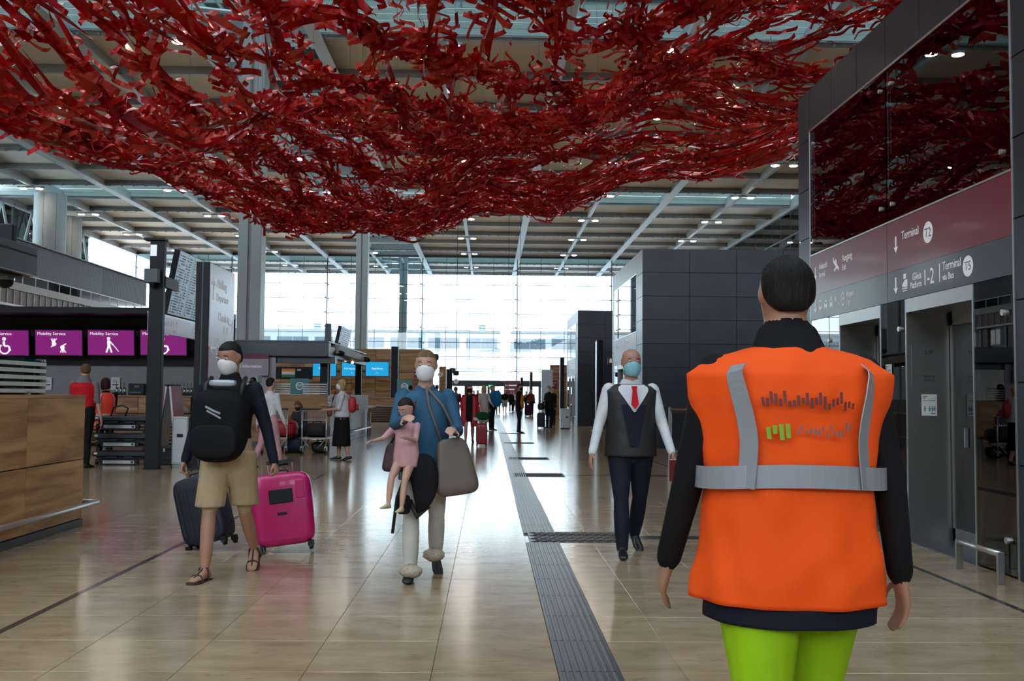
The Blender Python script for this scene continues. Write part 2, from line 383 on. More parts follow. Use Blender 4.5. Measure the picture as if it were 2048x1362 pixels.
# downlights
M_lamp = glow('lamp_lens', (1.0, .88, .74), 70.0)
lamp0 = None
lx = [x for x in xs if round((x - 3.6) / S) % 2 == 1 and x < 29]
for y in [v for v in ys if round((GY - v) / S) % 2 == 1 and -16 < v < 131]:
    for x in lx:
        if lamp0 is None:
            lamp0 = thing('ceiling_light', 'white twin downlight under a roof beam of the hall', 'light', (x, y - .3, HC - .5), 0, 'twin downlights under the roof beams')
            B('light_bar', M_purl, lamp0, (-1.15, 1.15, -.12, .12, .06, .16))
            for s in (-1, 1):
                c = MB().cyl((s * .7, 0, -.04), .34, .12, 16).build('housing', M_white, lamp0)
                MB().cyl((s * .7, 0, -.075), .29, .03, 16).build('lens', M_lamp, c)
        else:
            c = copy_tree(lamp0); c.location = (x, y - .3, HC - .5)

# ================================================================== GLASS END WALL
M_mull = pm('mullion_steel', (.05, .06, .07), .4, .5)
wb = sgroup('window_1', 'full-height glass end wall of the hall with slim dark mullions')
zl = [17.75 - 1.9 * k for k in range(9)]                      # 17.75 ... 2.55
zr = [HC + .1] + zl + [0.0]
xm = [GX + 3.125 * k for k in range(-12, 13)]
pane_me = {}
for a in range(len(zr) - 1):
    z1, z0 = zr[a], zr[a + 1]
    me = MB().box(.02, 3.105, -.015, .015, 0, z1 - z0 - .03).mesh('window_pane'); me.materials.append(M_glass)
    for x in xm[:-1]:
        if z0 < 3 and -6 < x < 6.5: continue               # doors stand here
        link('window_pane', me, wb, (x, GY, z0 + .015))
for k, x in enumerate(xm):
    hv = round((x - GX) / 3.125) % 4 == 0
    m = MB().box(x - (.06 if hv else .025), x + (.06 if hv else .025), GY - (.18 if hv else .05), GY + .05, 0 if not (-5.9 < x < 6.6) else 2.55, HC + .1)
    if hv:
        for z in zl:
            m.box(x - .28, x - .1, GY - .22, GY - .1, z + .02, z + .14).box(x + .1, x + .3, GY - .22, GY - .1, z - .2, z - .08)
    m.build('mullion', M_mull, wb)
for z in zl: B('transom', M_mull, wb, (xm[0], xm[-1], GY - .07, GY + .04, z - .035, z + .035))
B('head_beam', M_mull, wb, (xm[0], xm[-1], GY - .2, GY + .1, HC - .12, HC + .14))
# entrance doors at the far end
ent = sgroup('door_1', 'glazed entrance portal in the far glass wall')
B('door_head', M_slate, ent, (-6.2, 6.8, GY - 1.2, GY + .2, 2.55, 3.25))
for x in (-6.2, -3.2, -.2, .4, 3.4, 6.5): B('door_post', M_slate, ent, (x, x + .3, GY - .6, GY + .1, 0, 2.55))
for x in (-5.9, -4.4, -2.9, -1.4, .7, 2.2, 3.7, 5.2):
    d = B('door_leaf', M_glass, ent, (x, x + 1.35, GY - .2, GY - .16, 0, 2.5)); B('door_stile', M_mull, d, (x, x + .07, GY - .24, GY - .12, 0, 2.5), (x + 1.28, x + 1.35, GY - .24, GY - .12, 0, 2.5))

# ================================================================== SIDE WALLS
wr = sgroup('window_2', 'glazed side wall of the hall above the lift towers')
XR = GX + 6 * S
for k in range(14):
    y = GY - 3.125 * (k + 1)
    for z0, z1 in ((11.0, 13.9), (13.9, 16.75), (16.75, HC)):
        me = None; B('window_pane', M_glass, wr, (XR - .01, XR + .01, y + .03, y + 3.095, z0 + .03, z1 - .03))
    B('mullion', M_mull, wr, (XR - .03, XR + .03, y - .03, y + .03, 0, HC))
for z in (11.0, 13.9, 16.75, HC): B('transom', M_mull, wr, (XR - .04, XR + .04, 87, GY, z - .05, z + .05))
struct(B('wall_right', M_slate2, None, (XR + .1, XR + .4, -34, GY, 0, 10.9), (XR + .1, XR + .4, -34, 87, 10.9, HC + .2)), 'grey lower side wall of the hall, upper part added against daylight')  # unseen upper near part added to cut daylight from the side
struct(B('wall_behind_light_block', pm('light_block_end', (.16, .16, .165), .6), None, (-60, 60, -34.4, -34, 0, 12.5)), 'plain grey wall added behind the viewer to limit light on the hall')  # unseen wall, its height shaped to limit light from behind
struct(B('wall_left_light_block', pm('light_block_side', (.2, .2, .205), .6), None, (-46.9, -46.5, -34, 60, 0, HC + 1.5)), 'plain grey wall added on the left to keep daylight out')  # unseen wall added to shut out daylight from the left
# raised office block with balcony and louvres on the far side
XL = -34.0
M_rfas = pm('ribbed_fascia', (.085, .10, .12), .5, .2, var=.05)
M_rfas2 = pm('ribbed_fascia_dark', (.05, .06, .07), .5, .2, var=.05)
M_pale = pm('pale_concrete', (.42, .42, .44), .6, var=.05)
M_brown = pm('brown_louvre', (.10, .042, .022), .5, var=.2)
wl = sgroup('wall_left', 'office block with ribbed grey parapet, balcony and brown louvres along the hall')
B('block', M_slate2, wl, (-46.4, XL - .8, 36, 100, 0, 9.1), (-46.4, XL - .25, 36, 100, 9.85, 12.3))
for k in range(106):
    y = 36 + k * .6
    link('fascia_board', None, wl) if False else None
fb1 = MB(); 
for i in range(4): fb1.prism([(0, i * .15), (.05, i * .15 + .02), (.05, i * .15 + .11), (0, i * .15 + .13)], 2, 9.87, 12.33)
f1 = fb1.mesh('fascia_board'); f1.materials.append(M_rfas); f2 = f1.copy(); f2.materials.clear(); f2.materials.append(M_rfas2)
for k in range(100):
    y = 40 + k * .6
    link('fascia_board', f1 if y < 88.5 else f2, wl, (XL - .25, y, 0))
B('coping', M_slate2, wl, (XL - .3, XL + .02, 36, 100, 12.3, 12.38))
B('balcony_rail', M_white, wl, (XL - .1, XL, 36, 100, 9.8, 9.87))
for k in range(30): B('rail_post', M_white, wl, (XL - .08, XL - .02, 40 + k * 2.08, 40.05 + k * 2.08, 9.15, 9.82))
B('balcony_slab', M_pale, wl, (XL - .9, XL, 36, 100, 8.62, 9.16))
lv = MB().box(-.2, -.15, .02, 1.02, 7.6, 8.62)
for i in range(5): lv.box(-.16, -.13, .02, 1.02, 7.7 + i * .19, 7.82 + i * .19)
lvm = lv.mesh('louvre_panel'); lvm.materials.append(M_brown); pst = MB().box(-.13, -.07, -.025, .025, 7.55, 8.64).mesh('louvre_post'); pst.materials.append(M_white)
for k in range(58): link('louvre_panel', lvm, wl, (XL, 41 + k * 1.04, 0)); link('louvre_post', pst, wl, (XL, 41 + k * 1.04, 0))
B('ledge', M_white, wl, (XL - .4, XL - .05, 36, 100, 7.42, 7.58))
for k in range(14):
    y = 40 + k * 4.2
    B('office_window', glow('office_pane', (.75, .86, .9), .55), wl, (XL - .5, XL - .42, y, y + 1.7, 6.0, 7.2)); B('window_bar', M_white, wl, (XL - .42, XL - .36, y + .82, y + .88, 6.0, 7.2), (XL - .42, XL - .36, y, y + 1.7, 5.92, 6.0))
    B('wood_pier', M_brown, wl, (XL - .6, XL - .3, y + 2.0, y + 2.9, 4.0, 7.4)); B('louvre_pier', M_slate2, wl, (XL - .6, XL - .3, y + 3.1, y + 3.8, 4.0, 7.4))
    B('pier', M_white, wl, (XL - .3, XL - .2, y + 3.86, y + 3.95, 3.5, 7.42))
B('lower_wall', M_pale, wl, (XL - .8, XL - .62, 36, 100, 0, 7.4))
# clerestory of the far side
wc = sgroup('window_3', 'clerestory glazing with diagonal steel braces above the office block')
for k in range(9):
    y = 60 + k * 6.25
    B('window_pane', M_sky, wc, (-46.42, -46.38, y + .1, y + 6.15, 12.4, HC)); B('mullion', M_mull, wc, (-46.5, -46.3, y - .08, y + .08, 12.4, HC))
    MB().tube([(-46, y, 12.6), (-46, y + 3.1, HC - .3), (-46, y + 6.2, 12.6)], .14, 8).build('brace', M_rib, wc)
# ================================================================== COLUMNS
def column(x, y, lab):
    t = thing('roof_column', lab, 'column', (x, y, 0))
    B('shaft', M_col, t, (-.52, -.06, -.5, .5, 0, HC + 1.4), (.06, .56, -.5, .5, 0, HC + 1.4), b=.02)
    B('web', M_purl, t, (-.07, .07, -.4, .4, 0, HC + 1.4)); B('foot_plate', M_steel, t, (-.62, .66, -.6, .6, 0, .05))
    for a, b_ in ((-3, 0), (3, 0), (0, -3), (0, 3)): MB().tube([(0, 0, HC - .2), (a, b_, HC + .1)], .13, 8).build('bracket', M_rib, t)
column(-11.25, 47.1, 'tall grey-blue steel roof column rising behind the red ribbons, nearest of its line')
column(-11.65, 90.9, 'slimmer looking grey steel roof column standing just inside the glass end wall')
column(-11.9, 137, 'grey steel roof column seen outside through the glass end wall')
M_conc = pm('clad_cylinder', (.30, .32, .33), .5, .1, var=.05)
for x, y, r, lab in ((-40, 91, 1.38, 'wide grey clad cylinder rising from the office block roof'), (-43.6, 103, 1.5, 'second grey clad cylinder half hidden behind the wide one')):
    t = thing('service_cylinder', lab, 'column', (x, y, 12.39 if y < 100 else 0))
    z0 = 0; H = HC - .36 - (12.39 if y < 100 else 0)
    for k in range(8):
        a0, a1 = k * math.pi / 4 + .012, (k + 1) * math.pi / 4 - .012; p = [(r * math.cos(a0 + (a1 - a0) * i / 6), r * math.sin(a0 + (a1 - a0) * i / 6)) for i in range(7)]
        MB().prism(p + [(.9 * u, .9 * v) for u, v in p[::-1]], 2, z0, H).build('cladding_segment', M_conc, t)

# ================================================================== OUTSIDE
M_out = pm('outside_paving', (.42, .42, .42), .7); M_fac = pm('opposite_facade', (.30, .33, .34), .6); M_facd = pm('opposite_glazing', (.07, .10, .12), .25)
M_wfac = pm('opposite_sky_sheen', (.92, .93, .94), .5, var=.03)  # sky mirrored in the lower glazing, painted as a white wall
struct(B('ground_outside', M_out, None, (-160, 160, GY + .2, 330, -.2, -.02)))
def opp(x0, x1, name, lab):
    t = thing(name, lab, 'building', ((x0 + x1) / 2, 186, 0)); h = (x1 - x0) / 2
    B('upper_wall', M_fac, t, (-h, h, 0, 8, 9.6, 13.2)); B('lower_wall', M_wfac, t, (-h, h, .6, 8, 0, 9.6)); B('parapet', M_purl, t, (-h, h, -.2, .1, 12.9, 13.35))
    n = int(2 * h / 7)
    for k in range(n):
        a = -h + k * 7 + .6; f = B('window_band', M_facd, t, (a, a + 5.8, -.05, .05, 10.0, 11.9)); B('window_bar', M_purl, f, (a + 2.85, a + 2.95, -.1, 0, 10.0, 11.9))
    for k in range(int(2 * h / 3.5)): B('facade_fin', M_white, t, (-h + k * 3.5, -h + k * 3.5 + .09, .4, .62, 0, 9.6))
    for z in (3.1, 6.2): B('facade_line', M_fac, t, (-h, h, .5, .62, z, z + .1))
opp(-75, 2, 'terminal_annex', 'low grey building with dark window bands seen outside behind the columns')
opp(4, 70, 'terminal_annex', 'low grey building outside, partly hidden by the dark lift towers')
for px, lab in ((635, 'pale rooftop plant box outside, near the tall column'), (964, 'pale rooftop plant box outside, above the entrance')):
    p = atY(px, 660, 190); t = thing('rooftop_unit', lab, 'plant box', (p.x, 190, 13.21)); B('casing', M_fac, t, (-.6, .6, -.6, .6, 0, 1.3)); B('cap', M_purl, t, (-.7, .7, -.7, .7, 1.3, 1.42))
# ================================================================== LIFT TOWERS
XC = 4.03; DC = 6.45
M_int = pm('shaft_interior', (.03, .035, .04), .6)
M_lite = glow('lift_car_light', (.7, .85, .8), .5)
XD, ZD, = (0, -1, 0), (0, 0, 1)             # lettering on the tower side reads from far to near
def tower(y1, label, first=False, ncol=5):
    t = thing('lift_tower', label, 'lift tower', (XC, y1, 0)); y = lambda a: -a            # a: metres from the far edge towards the viewer
    W = ncol * 1.25; ZT = 5.28
    # carcass: roof, rear and front walls, dark shaft behind the glass
    B('carcass', M_joint, t, (.05, W - .02, y(DC) + .03, y(DC) + .12, 0, ZT - .03), (.05, W - .02, y(.12), y(.03), 0, ZT - .03), (.05, W - .02, y(DC) + .03, y(.03), ZT - .1, ZT - .03),
      (1.9, 2.0, y(DC) + .1, y(.1), 0, ZT - .1), (.02, .06, y(.46), y(.03), 0, ZT - .05), (.02, .06, y(DC) + .03, y(5.34), 0, ZT - .05), (.02, .06, y(5.34), y(.46), 4.76, ZT - .05), (.02, .06, y(5.34), y(.46), 2.34, 3.14))
    B('shaft_lining', M_int, t, (1.85, 1.9, y(DC) + .12, y(.12), 0, ZT - .1), (.1, 1.9, y(DC) + .12, y(DC) + .16, 0, ZT - .1), (.1, 1.9, y(.16), y(.12), 0, ZT - .1))
    B('shaft_post', M_steel, t, (.5, .62, y(1.0), y(.88), 0, ZT - .1), (.5, .62, y(2.96), y(2.84), 0, ZT - .1), (.5, .62, y(5.1), y(4.98), 0, ZT - .1))
    # cladding sheets: side frame
    g = .006; zz = [ZT - .63 * k for k in range(9)]; zz[8] = 0.0
    for k in range(8):
        B('cladding_panel', M_slate, t, (0, .02, y(.47) + g, y(0) - g, zz[k + 1] + g, zz[k] - g))
        B('cladding_panel', M_slate, t, (0, .02, y(DC) + g, y(5.33) - g, zz[k + 1] + g, zz[k] - g))
    n = 6
    for k in range(n): a0, a1 = .47 + 4.86 * k / n, .47 + 4.86 * (k + 1) / n; B('cladding_panel', M_slate, t, (0, .02, y(a1) + g, y(a0) - g, 4.75 + g, ZT - g))
    # front sheets, facing along the hall
    if not first:
        for i in range(ncol):
            for k in range(8): B('cladding_panel', M_slate, t, (i * 1.25 + g, (i + 1) * 1.25 - g, y(DC), y(DC) + .02, zz[k + 1] + g, zz[k] - g))
    # upper glazing
    for a0, a1 in ((.47, 2.9), (2.9, 5.33)):
        p = B('tower_pane', M_dglass, t, (.0, .014, y(a1) + .012, y(a0) - .012, 3.16, 4.73))
        if first:
            for aa in (a0 + .14, a1 - .14):
                for z in (3.32, 4.55): MB().tube([(-.02, y(aa), z), (.03, y(aa), z)], .022, 10).build('glass_fixing', M_steelL, p)
    B('glazing_bead', M_steelL, t, (-.006, .012, y(5.34), y(.46), 4.73, 4.752), (-.006, .012, y(5.34), y(.46), 3.14, 3.158), (-.006, .012, y(.474), y(.46), 2.33, 4.75), (-.006, .012, y(5.342), y(5.328), 0, 4.75))
    # direction signs
    for i, (a0, a1) in enumerate(((.475, 2.895), (2.905, 5.325))):
        s = B('direction_sign', M_burg, t, (-.004, .014, y(a1), y(a0), 2.64, 3.135), b=0); B('sign_lower_field', M_slsign, s, (-.004, .014, y(a1), y(a0), 2.335, 2.638))
        X0 = -.0045
        def sg(a, z): return (X0, y(a), z)
        if first:
            q = lambda px, py: (lambda v: (X0, v.y - y1, v.z))(atX(px, py, XC - .004))
            def tx(st, size, px, py, al='LEFT', m=M_txt, sx=1.0): text(s, st, size, Vector(q(px, py)) - Vector((.0012 if m is M_slsign else 0, 0, 0)), XD, ZD, m, al, sx=sx, ext=.001)
            def mk(polys, px, py, nm='pictogram', m=M_txt): flat(s, nm, polys, q(px, py), XD, ZD, m, .0015)
            if i == 0:
                mk(arrow(0, 0, .17), 1631, 562, 'arrow'); tx('Ankunft', .112, 1638, 540, sx=.82); tx('Arrival', .098, 1638, 556, sx=.82); tx('Ausgang', .112, 1684, 523, sx=.86); tx('Exit', .1, 1684, 541, sx=.85)
                mk([stroke((-.10, .12), (.08, 0), .035), stroke((.0, .05), (-.02, .13), .03), stroke((.02, .04), (-.08, 0), .03), stroke((-.1, .12), (-.1, .16), .02)], 1673, 540, 'plane_pictogram')
                mk(arrow(0, 0, .17), 1631, 627, 'arrow')
                mk([rect(-.04, .02, .08, .025), rect(-.045, .04, .012, .08), rect(.033, .04, .012, .08), rect(-.045, .11, .09, .014), rect(-.04, -.005, .02, .03), rect(.02, -.005, .02, .03)], 1641, 621, 'bus_pictogram')
                for px, py in ((1651.5, 618), (1662.5, 615)): mk([rect(-.05, .02, .1, .04), stroke((-.04, .06), (-.025, .1), .012), stroke((.04, .06), (.025, .1), .012), rect(-.025, .094, .05, .012), rect(-.045, 0, .022, .03), rect(.023, 0, .022, .03)] + ([rect(-.02, .112, .04, .02)] if px > 1655 else []), px, py, 'car_pictogram')
                tx('P', .125, 1669.5, 609); tx('2-8', .06, 1674, 611)
                mk([stroke((.05 * math.cos(k * .5236), .07 * math.sin(k * .5236) + .07), (.05 * math.cos(k * .5236 + .5236), .07 * math.sin(k * .5236 + .5236) + .07), .014) for k in range(12)] + [disc(0, .07, .02)], 1686, 610, 'ring_pictogram')
                tx('Airport', .09, 1692.5, 594, sx=.85); tx('City', .09, 1692.5, 610, sx=.85)
            else:
                mk(arrow(0, 0, .165), 1792, 506, 'arrow'); tx('Terminal', .118, 1803, 480, sx=.92)
                mk([disc(0, 0, .1)], 1856, 464.5, 'roundel'); tx('T2', .125, 1856, 474, 'CENTER', M_slsign)
                mk(arrow(0, 0, .165), 1792, 588, 'arrow')
                mk([rect(-.03, .11, .06, .05), [(-.06, .03), (.06, .03), (.06, .1), (.0, .1), (-.06, .055)], rect(-.06, .01, .12, .012), rect(-.05, -.012, .1, .01)], 1810, 580, 'train_pictogram')
                tx('Gleis', .1, 1843, 556, 'RIGHT'); tx('Platform', .088, 1843.5, 572, 'RIGHT', sx=.85); tx('1-2', .21, 1846, 571, sx=.85)
                mk([rect(0, 0, .012, .165)], 1879, 564, 'divider'); tx('Terminal', .108, 1885, 541, sx=.9); tx('via Bus', .088, 1885, 561, sx=.9)
                mk([disc(0, 0, .09)], 1936, 532, 'roundel'); tx('T5', .112, 1936, 540.5, 'CENTER', M_slsign)
        else:
            for z, st in ((2.95, 'Ankunft' if i == 0 else 'Terminal T2'), (2.45, 'Airport City' if i == 0 else 'Gleis 1-2')):
                text(s, st, .115, sg(a0 + .5, z - .06), XD, ZD, M_txt, ext=.001); flat(s, 'arrow', arrow(0, 0, .17), sg(a0 + .25, z - .1), XD, ZD, M_txt, .0015)
    # ground floor glass between the lift openings, steel portals
    op = ((1.5, 2.7), (3.33, 4.67))
    for a0, a1 in ((.47, 1.5), (2.7, 3.33), (4.67, 5.33)):
        p = B('ground_pane', M_dglass, t, (.0, .014, y(a1) + .006, y(a0) - .006, .02, 2.33))
        if first:
            for z in (.28, 2.05): MB().tube([(-.022, y((a0 + a1) / 2 + .18), z), (.06, y((a0 + a1) / 2 + .18), z)], .026, 12).build('glass_fixing', M_steelL, p)
        B('edge_strip', M_steelL, t, (-.006, .02, y(a0) - .008, y(a0) + .004, 0, 2.33), (-.006, .02, y(a1) - .004, y(a1) + .008, 0, 2.33))
    for a0, a1 in op:
        f = B('lift_portal', M_steel, t, (-.005, .42, y(a1) + .01, y(a0) - .01, 2.20, 2.33), (.0, .42, y(a0) - .016, y(a0) - .006, 0, 2.2), (.0, .42, y(a1) + .006, y(a1) + .016, 0, 2.2))
        B('threshold', M_slate2, f, (0, .5, y(a1), y(a0), .0, .012))
        m_ = (a0 + a1) / 2
        for s0, s1 in ((a0 + .03, m_ - .01), (m_ + .01, a1 - .03)):
            d = B('lift_door', M_dglass, t, (.425, .44, y(s1), y(s0), .03, 2.2)); B('door_stile', M_steel, d, (.415, .45, y(s0) - .05, y(s0), .02, 2.2), (.415, .45, y(s1), y(s1) + .05, .02, 2.2), (.415, .45, y(s1), y(s0), .02, .14), (.415, .45, y(s1), y(s0), 2.08, 2.2))
            if first: B('door_handle', M_steelL, d, (.39, .415, y((s0 + s1) / 2) - .012, y((s0 + s1) / 2) + .012, .92, 1.1))
        if first: B('car_panel', M_lite, t, (1.2, 1.22, y(m_ + .05), y(m_ - .03), .6, 2.0))
    return t
tw1 = tower(12.9, 'dark clad lift tower with red and slate direction signs beside the orange vest', True, 4)
tower(26.25 + DC, 'dark slate clad lift tower standing behind the man in the blue mask', False, 5)
tower(45.5 + DC, 'far dark lift tower with a narrow panelled front beside the glass wall', False, 2)
# notes and engraved text on the steel jamb of the near lift
yj = 12.9 - 3.33 - .018
def J(px, py): p = atY(px, py, yj); return (p.x, yj, p.z)
JX, JZ = (1, 0, 0), (0, 0, 1)
eng = thing('lift_plate', 'engraved lift number and level text on the brushed steel jamb', 'sign', J(1858, 720)); L0 = Vector(J(1858, 720))
B('plate', M_steel, eng, (-.17, .17, -.002, .004, -.24, .14))
text(eng, 'S 37', .05, (0, -.003, Vector(J(1858, 708)).z - L0.z), JX, JZ, M_ink, 'CENTER', ext=.0005)
text(eng, 'EBENE E1', .028, (0, -.003, Vector(J(1858, 755)).z - L0.z), JX, JZ, M_ink, 'CENTER', ext=.0005); text(eng, 'LEVEL E1', .028, (0, -.003, Vector(J(1858, 763)).z - L0.z), JX, JZ, M_ink, 'CENTER', ext=.0005)
M_tealink = pm('teal_ink', (.05, .25, .3), .6)
def notice(loc, X, Z, lab, w=.15, h=.205):
    p = thing('notice', lab, 'notice', loc); Xv, Zv = Vector(X), Vector(Z); nrm = Xv.cross(Zv)
    flat(p, 'sheet', [rect(-w / 2, -h / 2, w, h)], (0, 0, 0), X, Z, M_paper, .002)
    o = nrm * .002; flat(p, 'print', [rect(-w * .42, h * .38, w * .3, .006), rect(-w * .42, h * .31, w * .2, .006), rect(-w * .4, h * .2, w * .8, .004), rect(w * .1, -h * .42, w * .28, .007)], o, X, Z, M_ink, .0006)
    q = []
    for u in (-.28, .02, .2, .34): q += [disc(w * u, -h * .08, .007, 10), [(w * u - .01, -h * .13), (w * u + .01, -h * .13), (w * u + .005, -h * .3), (w * u - .005, -h * .3)]]
    flat(p, 'figures', q, o, X, Z, M_tealink, .0006)
notice(Vector(J(1858, 810)) + Vector((0, -.004, 0)), JX, JZ, 'white notice with small teal figures on the steel lift jamb')
notice(atX(1778, 749, XC - .008), XD, ZD, 'narrow white notice stuck on the tower glass between the lifts')
# guard rail at the near lift
gr = thing('guard_rail', 'low steel guard rail standing before the lift glass', 'rail', (XC - .22, 7.75, 0)); 
MB().tube([(0, -.33, .22), (0, .33, .22)], .022, 12).build('top_bar', M_steelL, gr, True)
for s in (-.33, .33): B('post', M_steel, gr, (-.028, .028, s - .012, s + .012, 0, .235), b=.004)
# balustrade of the stairwell before the second tower
bl = thing('balustrade', 'glass stair balustrade with copper handrail behind the orange vest', 'railing', (4.3, 23.2, 0))
MB().tube([(-.1, 0, 1.06), (3.6, 0, 1.06)], .035, 10).build('handrail', pm('copper_rail', (.30, .15, .08), .35, .6), bl, True); B('foot_rail', M_steel, bl, (-.1, 3.6, -.05, .05, 0, .12))
for k in range(3): B('glass_panel', M_screen, bl, (-.05 + k * 1.22, 1.1 + k * 1.22, -.01, .01, .12, .98)); B('post', M_steelL, bl, (-.12 + k * 1.22, -.07 + k * 1.22, -.03, .03, 0, 1.12))
B('camera_head', M_steelL, bl, (.85, .97, -.06, .06, 1.05, 1.2))
# escalator head between second and third tower
es = thing('escalator', 'escalator head with curved black handrails near the far tower', 'escalator', (4.35, 38.5, 0))
for dy in (0, 1.2):
    pts = [(.9 - .62 * math.sin(a) - .3, dy, .52 - .5 * math.cos(a)) for a in [math.pi * k / 14 for k in range(15)]]
    h = MB().tube(pts + [(1.5, dy, 1.02), (4.5, dy, .98)], .04, 8).build('handrail', M_rubber, es, True)
    MB().tube([(.9 - .5 * math.sin(a) - .3, dy, .52 - .4 * math.cos(a)) for a in [math.pi * k / 14 for k in range(15)]] + [(3.5, dy, .92)], .018, 6).build('rail_band', M_steelL, h, True)
    B('glass_side', M_screen, es, (.4, 4.5, dy - .008, dy + .008, .12, .95)); B('skirt', M_steel, es, (.3, 4.5, dy - .1, dy + .1, 0, .16))
B('step_plate', M_slate2, es, (.4, 4.5, .1, 1.1, 0, .02)); B('comb_plate', M_steel, es, (-.3, .4, .05, 1.15, 0, .012))
for x, hh in ((.55, 1.42), (1.1, 1.15)): MB().tube([(x, -.3, 0), (x, -.3, hh)], .03, 8).build('bollard', M_steelL, es, True)
# ---------------------------------------------------------------- sign posts along the towers
def post(x, y, z, lab, name='sign_post', wd=.22, dp=.5):
    t = thing(name, lab, 'sign post', (x, y, 0)); B('core', M_black, t, (0, wd, 0, dp, 0, z), b=.006); B('side_panel', M_steelL, t, (-.012, 0, .02, dp - .02, .05, z - .04)); B('base_plate', M_black, t, (-.04, wd + .04, -.04, dp + .04, 0, .015)); return t
p0 = atX(1193, 700, 3.9)
post(3.95, 36.6, 3.42, 'dark slim sign post with steel side before the third lift tower')
post(3.95, 55.5, 3.5, 'dark sign post behind the couple in dark coats')
post(3.75, 62, 3.1, 'thin dark sign post next to the far wooden desk front')
post(3.6, 88, 3.4, 'small dark post far off beside the entrance')
post(2.9, 92, 3.0, 'shortest dark post far off beside the burgundy entrance sign')
t = post(5.9, 32.4, 3.9, 'pale sided sign post half hidden by the masked man with red tie', dp=.9) if False else None
# small hanging red sign at the second tower
rs = thing('hanging_sign', 'small red pictogram sign projecting from the lift tower', 'sign', atY(1232, 722, 33.2)); B('board', pm('red_sign', (.35, .02, .03), .4), rs, (-.28, .28, -.03, .03, -.1, .1)); B('bracket', M_black, rs, (-.02, .02, -.56, .03, .1, .14))
flat(rs, 'pictogram', [rect(-.22, -.06, .08, .11), disc(-.18, .06, .03, 8), rect(-.02, -.07, .05, .14), rect(.08, -.07, .02, .14), rect(.14, -.05, .08, .1)], (0, -.031, 0), JX, JZ, M_txt)
# steel litter bin
bn = thing('litter_bin', 'brushed steel litter bin beside the escalator', 'bin', atZ(1131, 858)); B('body', M_steel, bn, (-.19, .19, 0, .35, .03, .8), b=.015); B('slot', M_black, bn, (0, .12, -.012, .0, .46, .52)); B('lid', M_steelL, bn, (-.2, .2, -.01, .36, .8, .83)); B('plinth', M_black, bn, (-.17, .17, .02, .33, 0, .03))
# far desks on that side: wooden wing walls
def wing(x0, x1, y, z, lab, signs=()):
    t = thing('desk_wall', lab, 'desk wall', ((x0 + x1) / 2, y, 0)); h = (x1 - x0) / 2; nx = max(1, round(2 * h / 1.25)); nz = max(1, round(z / .62))
    B('core', M_joint, t, (-h, h, .03, .55, 0, z - .01)); B('end_panel', M_steelL, t, (-h - .02, -h + .01, .0, .6, 0, z), (h - .01, h + .02, .0, .6, 0, z))
    for i in range(nx):
        for k in range(nz): B('wood_panel', M_wood_x, t, (-h + 2 * h * i / nx + .008, -h + 2 * h * (i + 1) / nx - .008, 0, .03, z * k / nz + .006, z * (k + 1) / nz - .006))
    return t
wa = wing(6.6, 8.0, 67, 5.0, 'wooden end wall of a far check-in desk behind the couple') if False else wing(3.55, 4.55, 58, 3.15, 'wooden end wall of a far check-in desk beside the dark posts')
b_ = B('desk_sign', M_burgL, wa, (-.5, -.1, -.04, 0, 1.75, 2.25)); text(b_, 'Check-in', .09, (-.48, -.045, 2.08), JX, JZ, M_txt); text(b_, '50-57', .1, (-.48, -.045, 1.93), JX, JZ, M_txt)
wing(4.75, 5.1, 50, 4.0, 'thin brown wooden wall edge beside the far tower')
ps = thing('banner', 'pale standing banner in front of the far wooden wall', 'banner', atY(1094, 800, 54)); ps.location.z = 0; B('panel', pm('pale_banner', (.55, .6, .68), .4), ps, (-.3, .3, 0, .03, .3, 2.75)); B('foot', M_black, ps, (-.3, .3, -.15, .2, 0, .03)); B('stand', M_black, ps, (-.02, .02, .03, .06, 0, 2.6))
# signs at the entrance
eg = thing('exit_sign', 'small green exit sign above the entrance doors', 'sign', (0, GY - 1.3, 2.72)); p = atY(981, 770, GY - 1.3); eg.location = (p.x, GY - 1.24, p.z - .15); B('box', glow('exit_green', (.05, .6, .2), 1.2), eg, (-.28, .28, -.04, .04, -.12, .16)); flat(eg, 'pictogram', [disc(-.1, .08, .035, 10), stroke((-.1, .05), (-.05, -.05), .04), stroke((-.05, -.05), (.02, -.1), .03)] + arrow(.15, -.06, .16, 'down'), (0, -.045, 0), JX, JZ, M_txt)
es_ = thing('entrance_sign', 'burgundy hanging sign left of the far dark post', 'sign', atY(1027, 781, 100)); B('board', M_burgL, es_, (-.95, .95, -.05, .05, -1.0, .85)); B('rod', M_black, es_, (-.6, -.56, -.02, .02, .85, 17.55), (.56, .6, -.02, .02, .85, 17.55))
flat(es_, 'marks', [rect(-.5, .45, .8, .12), rect(-.5, .05, .6, .12)] + arrow(-.72, .38, .25, 'left') + arrow(-.72, -.02, .25, 'left'), (0, -.052, 0), JX, JZ, M_txt)
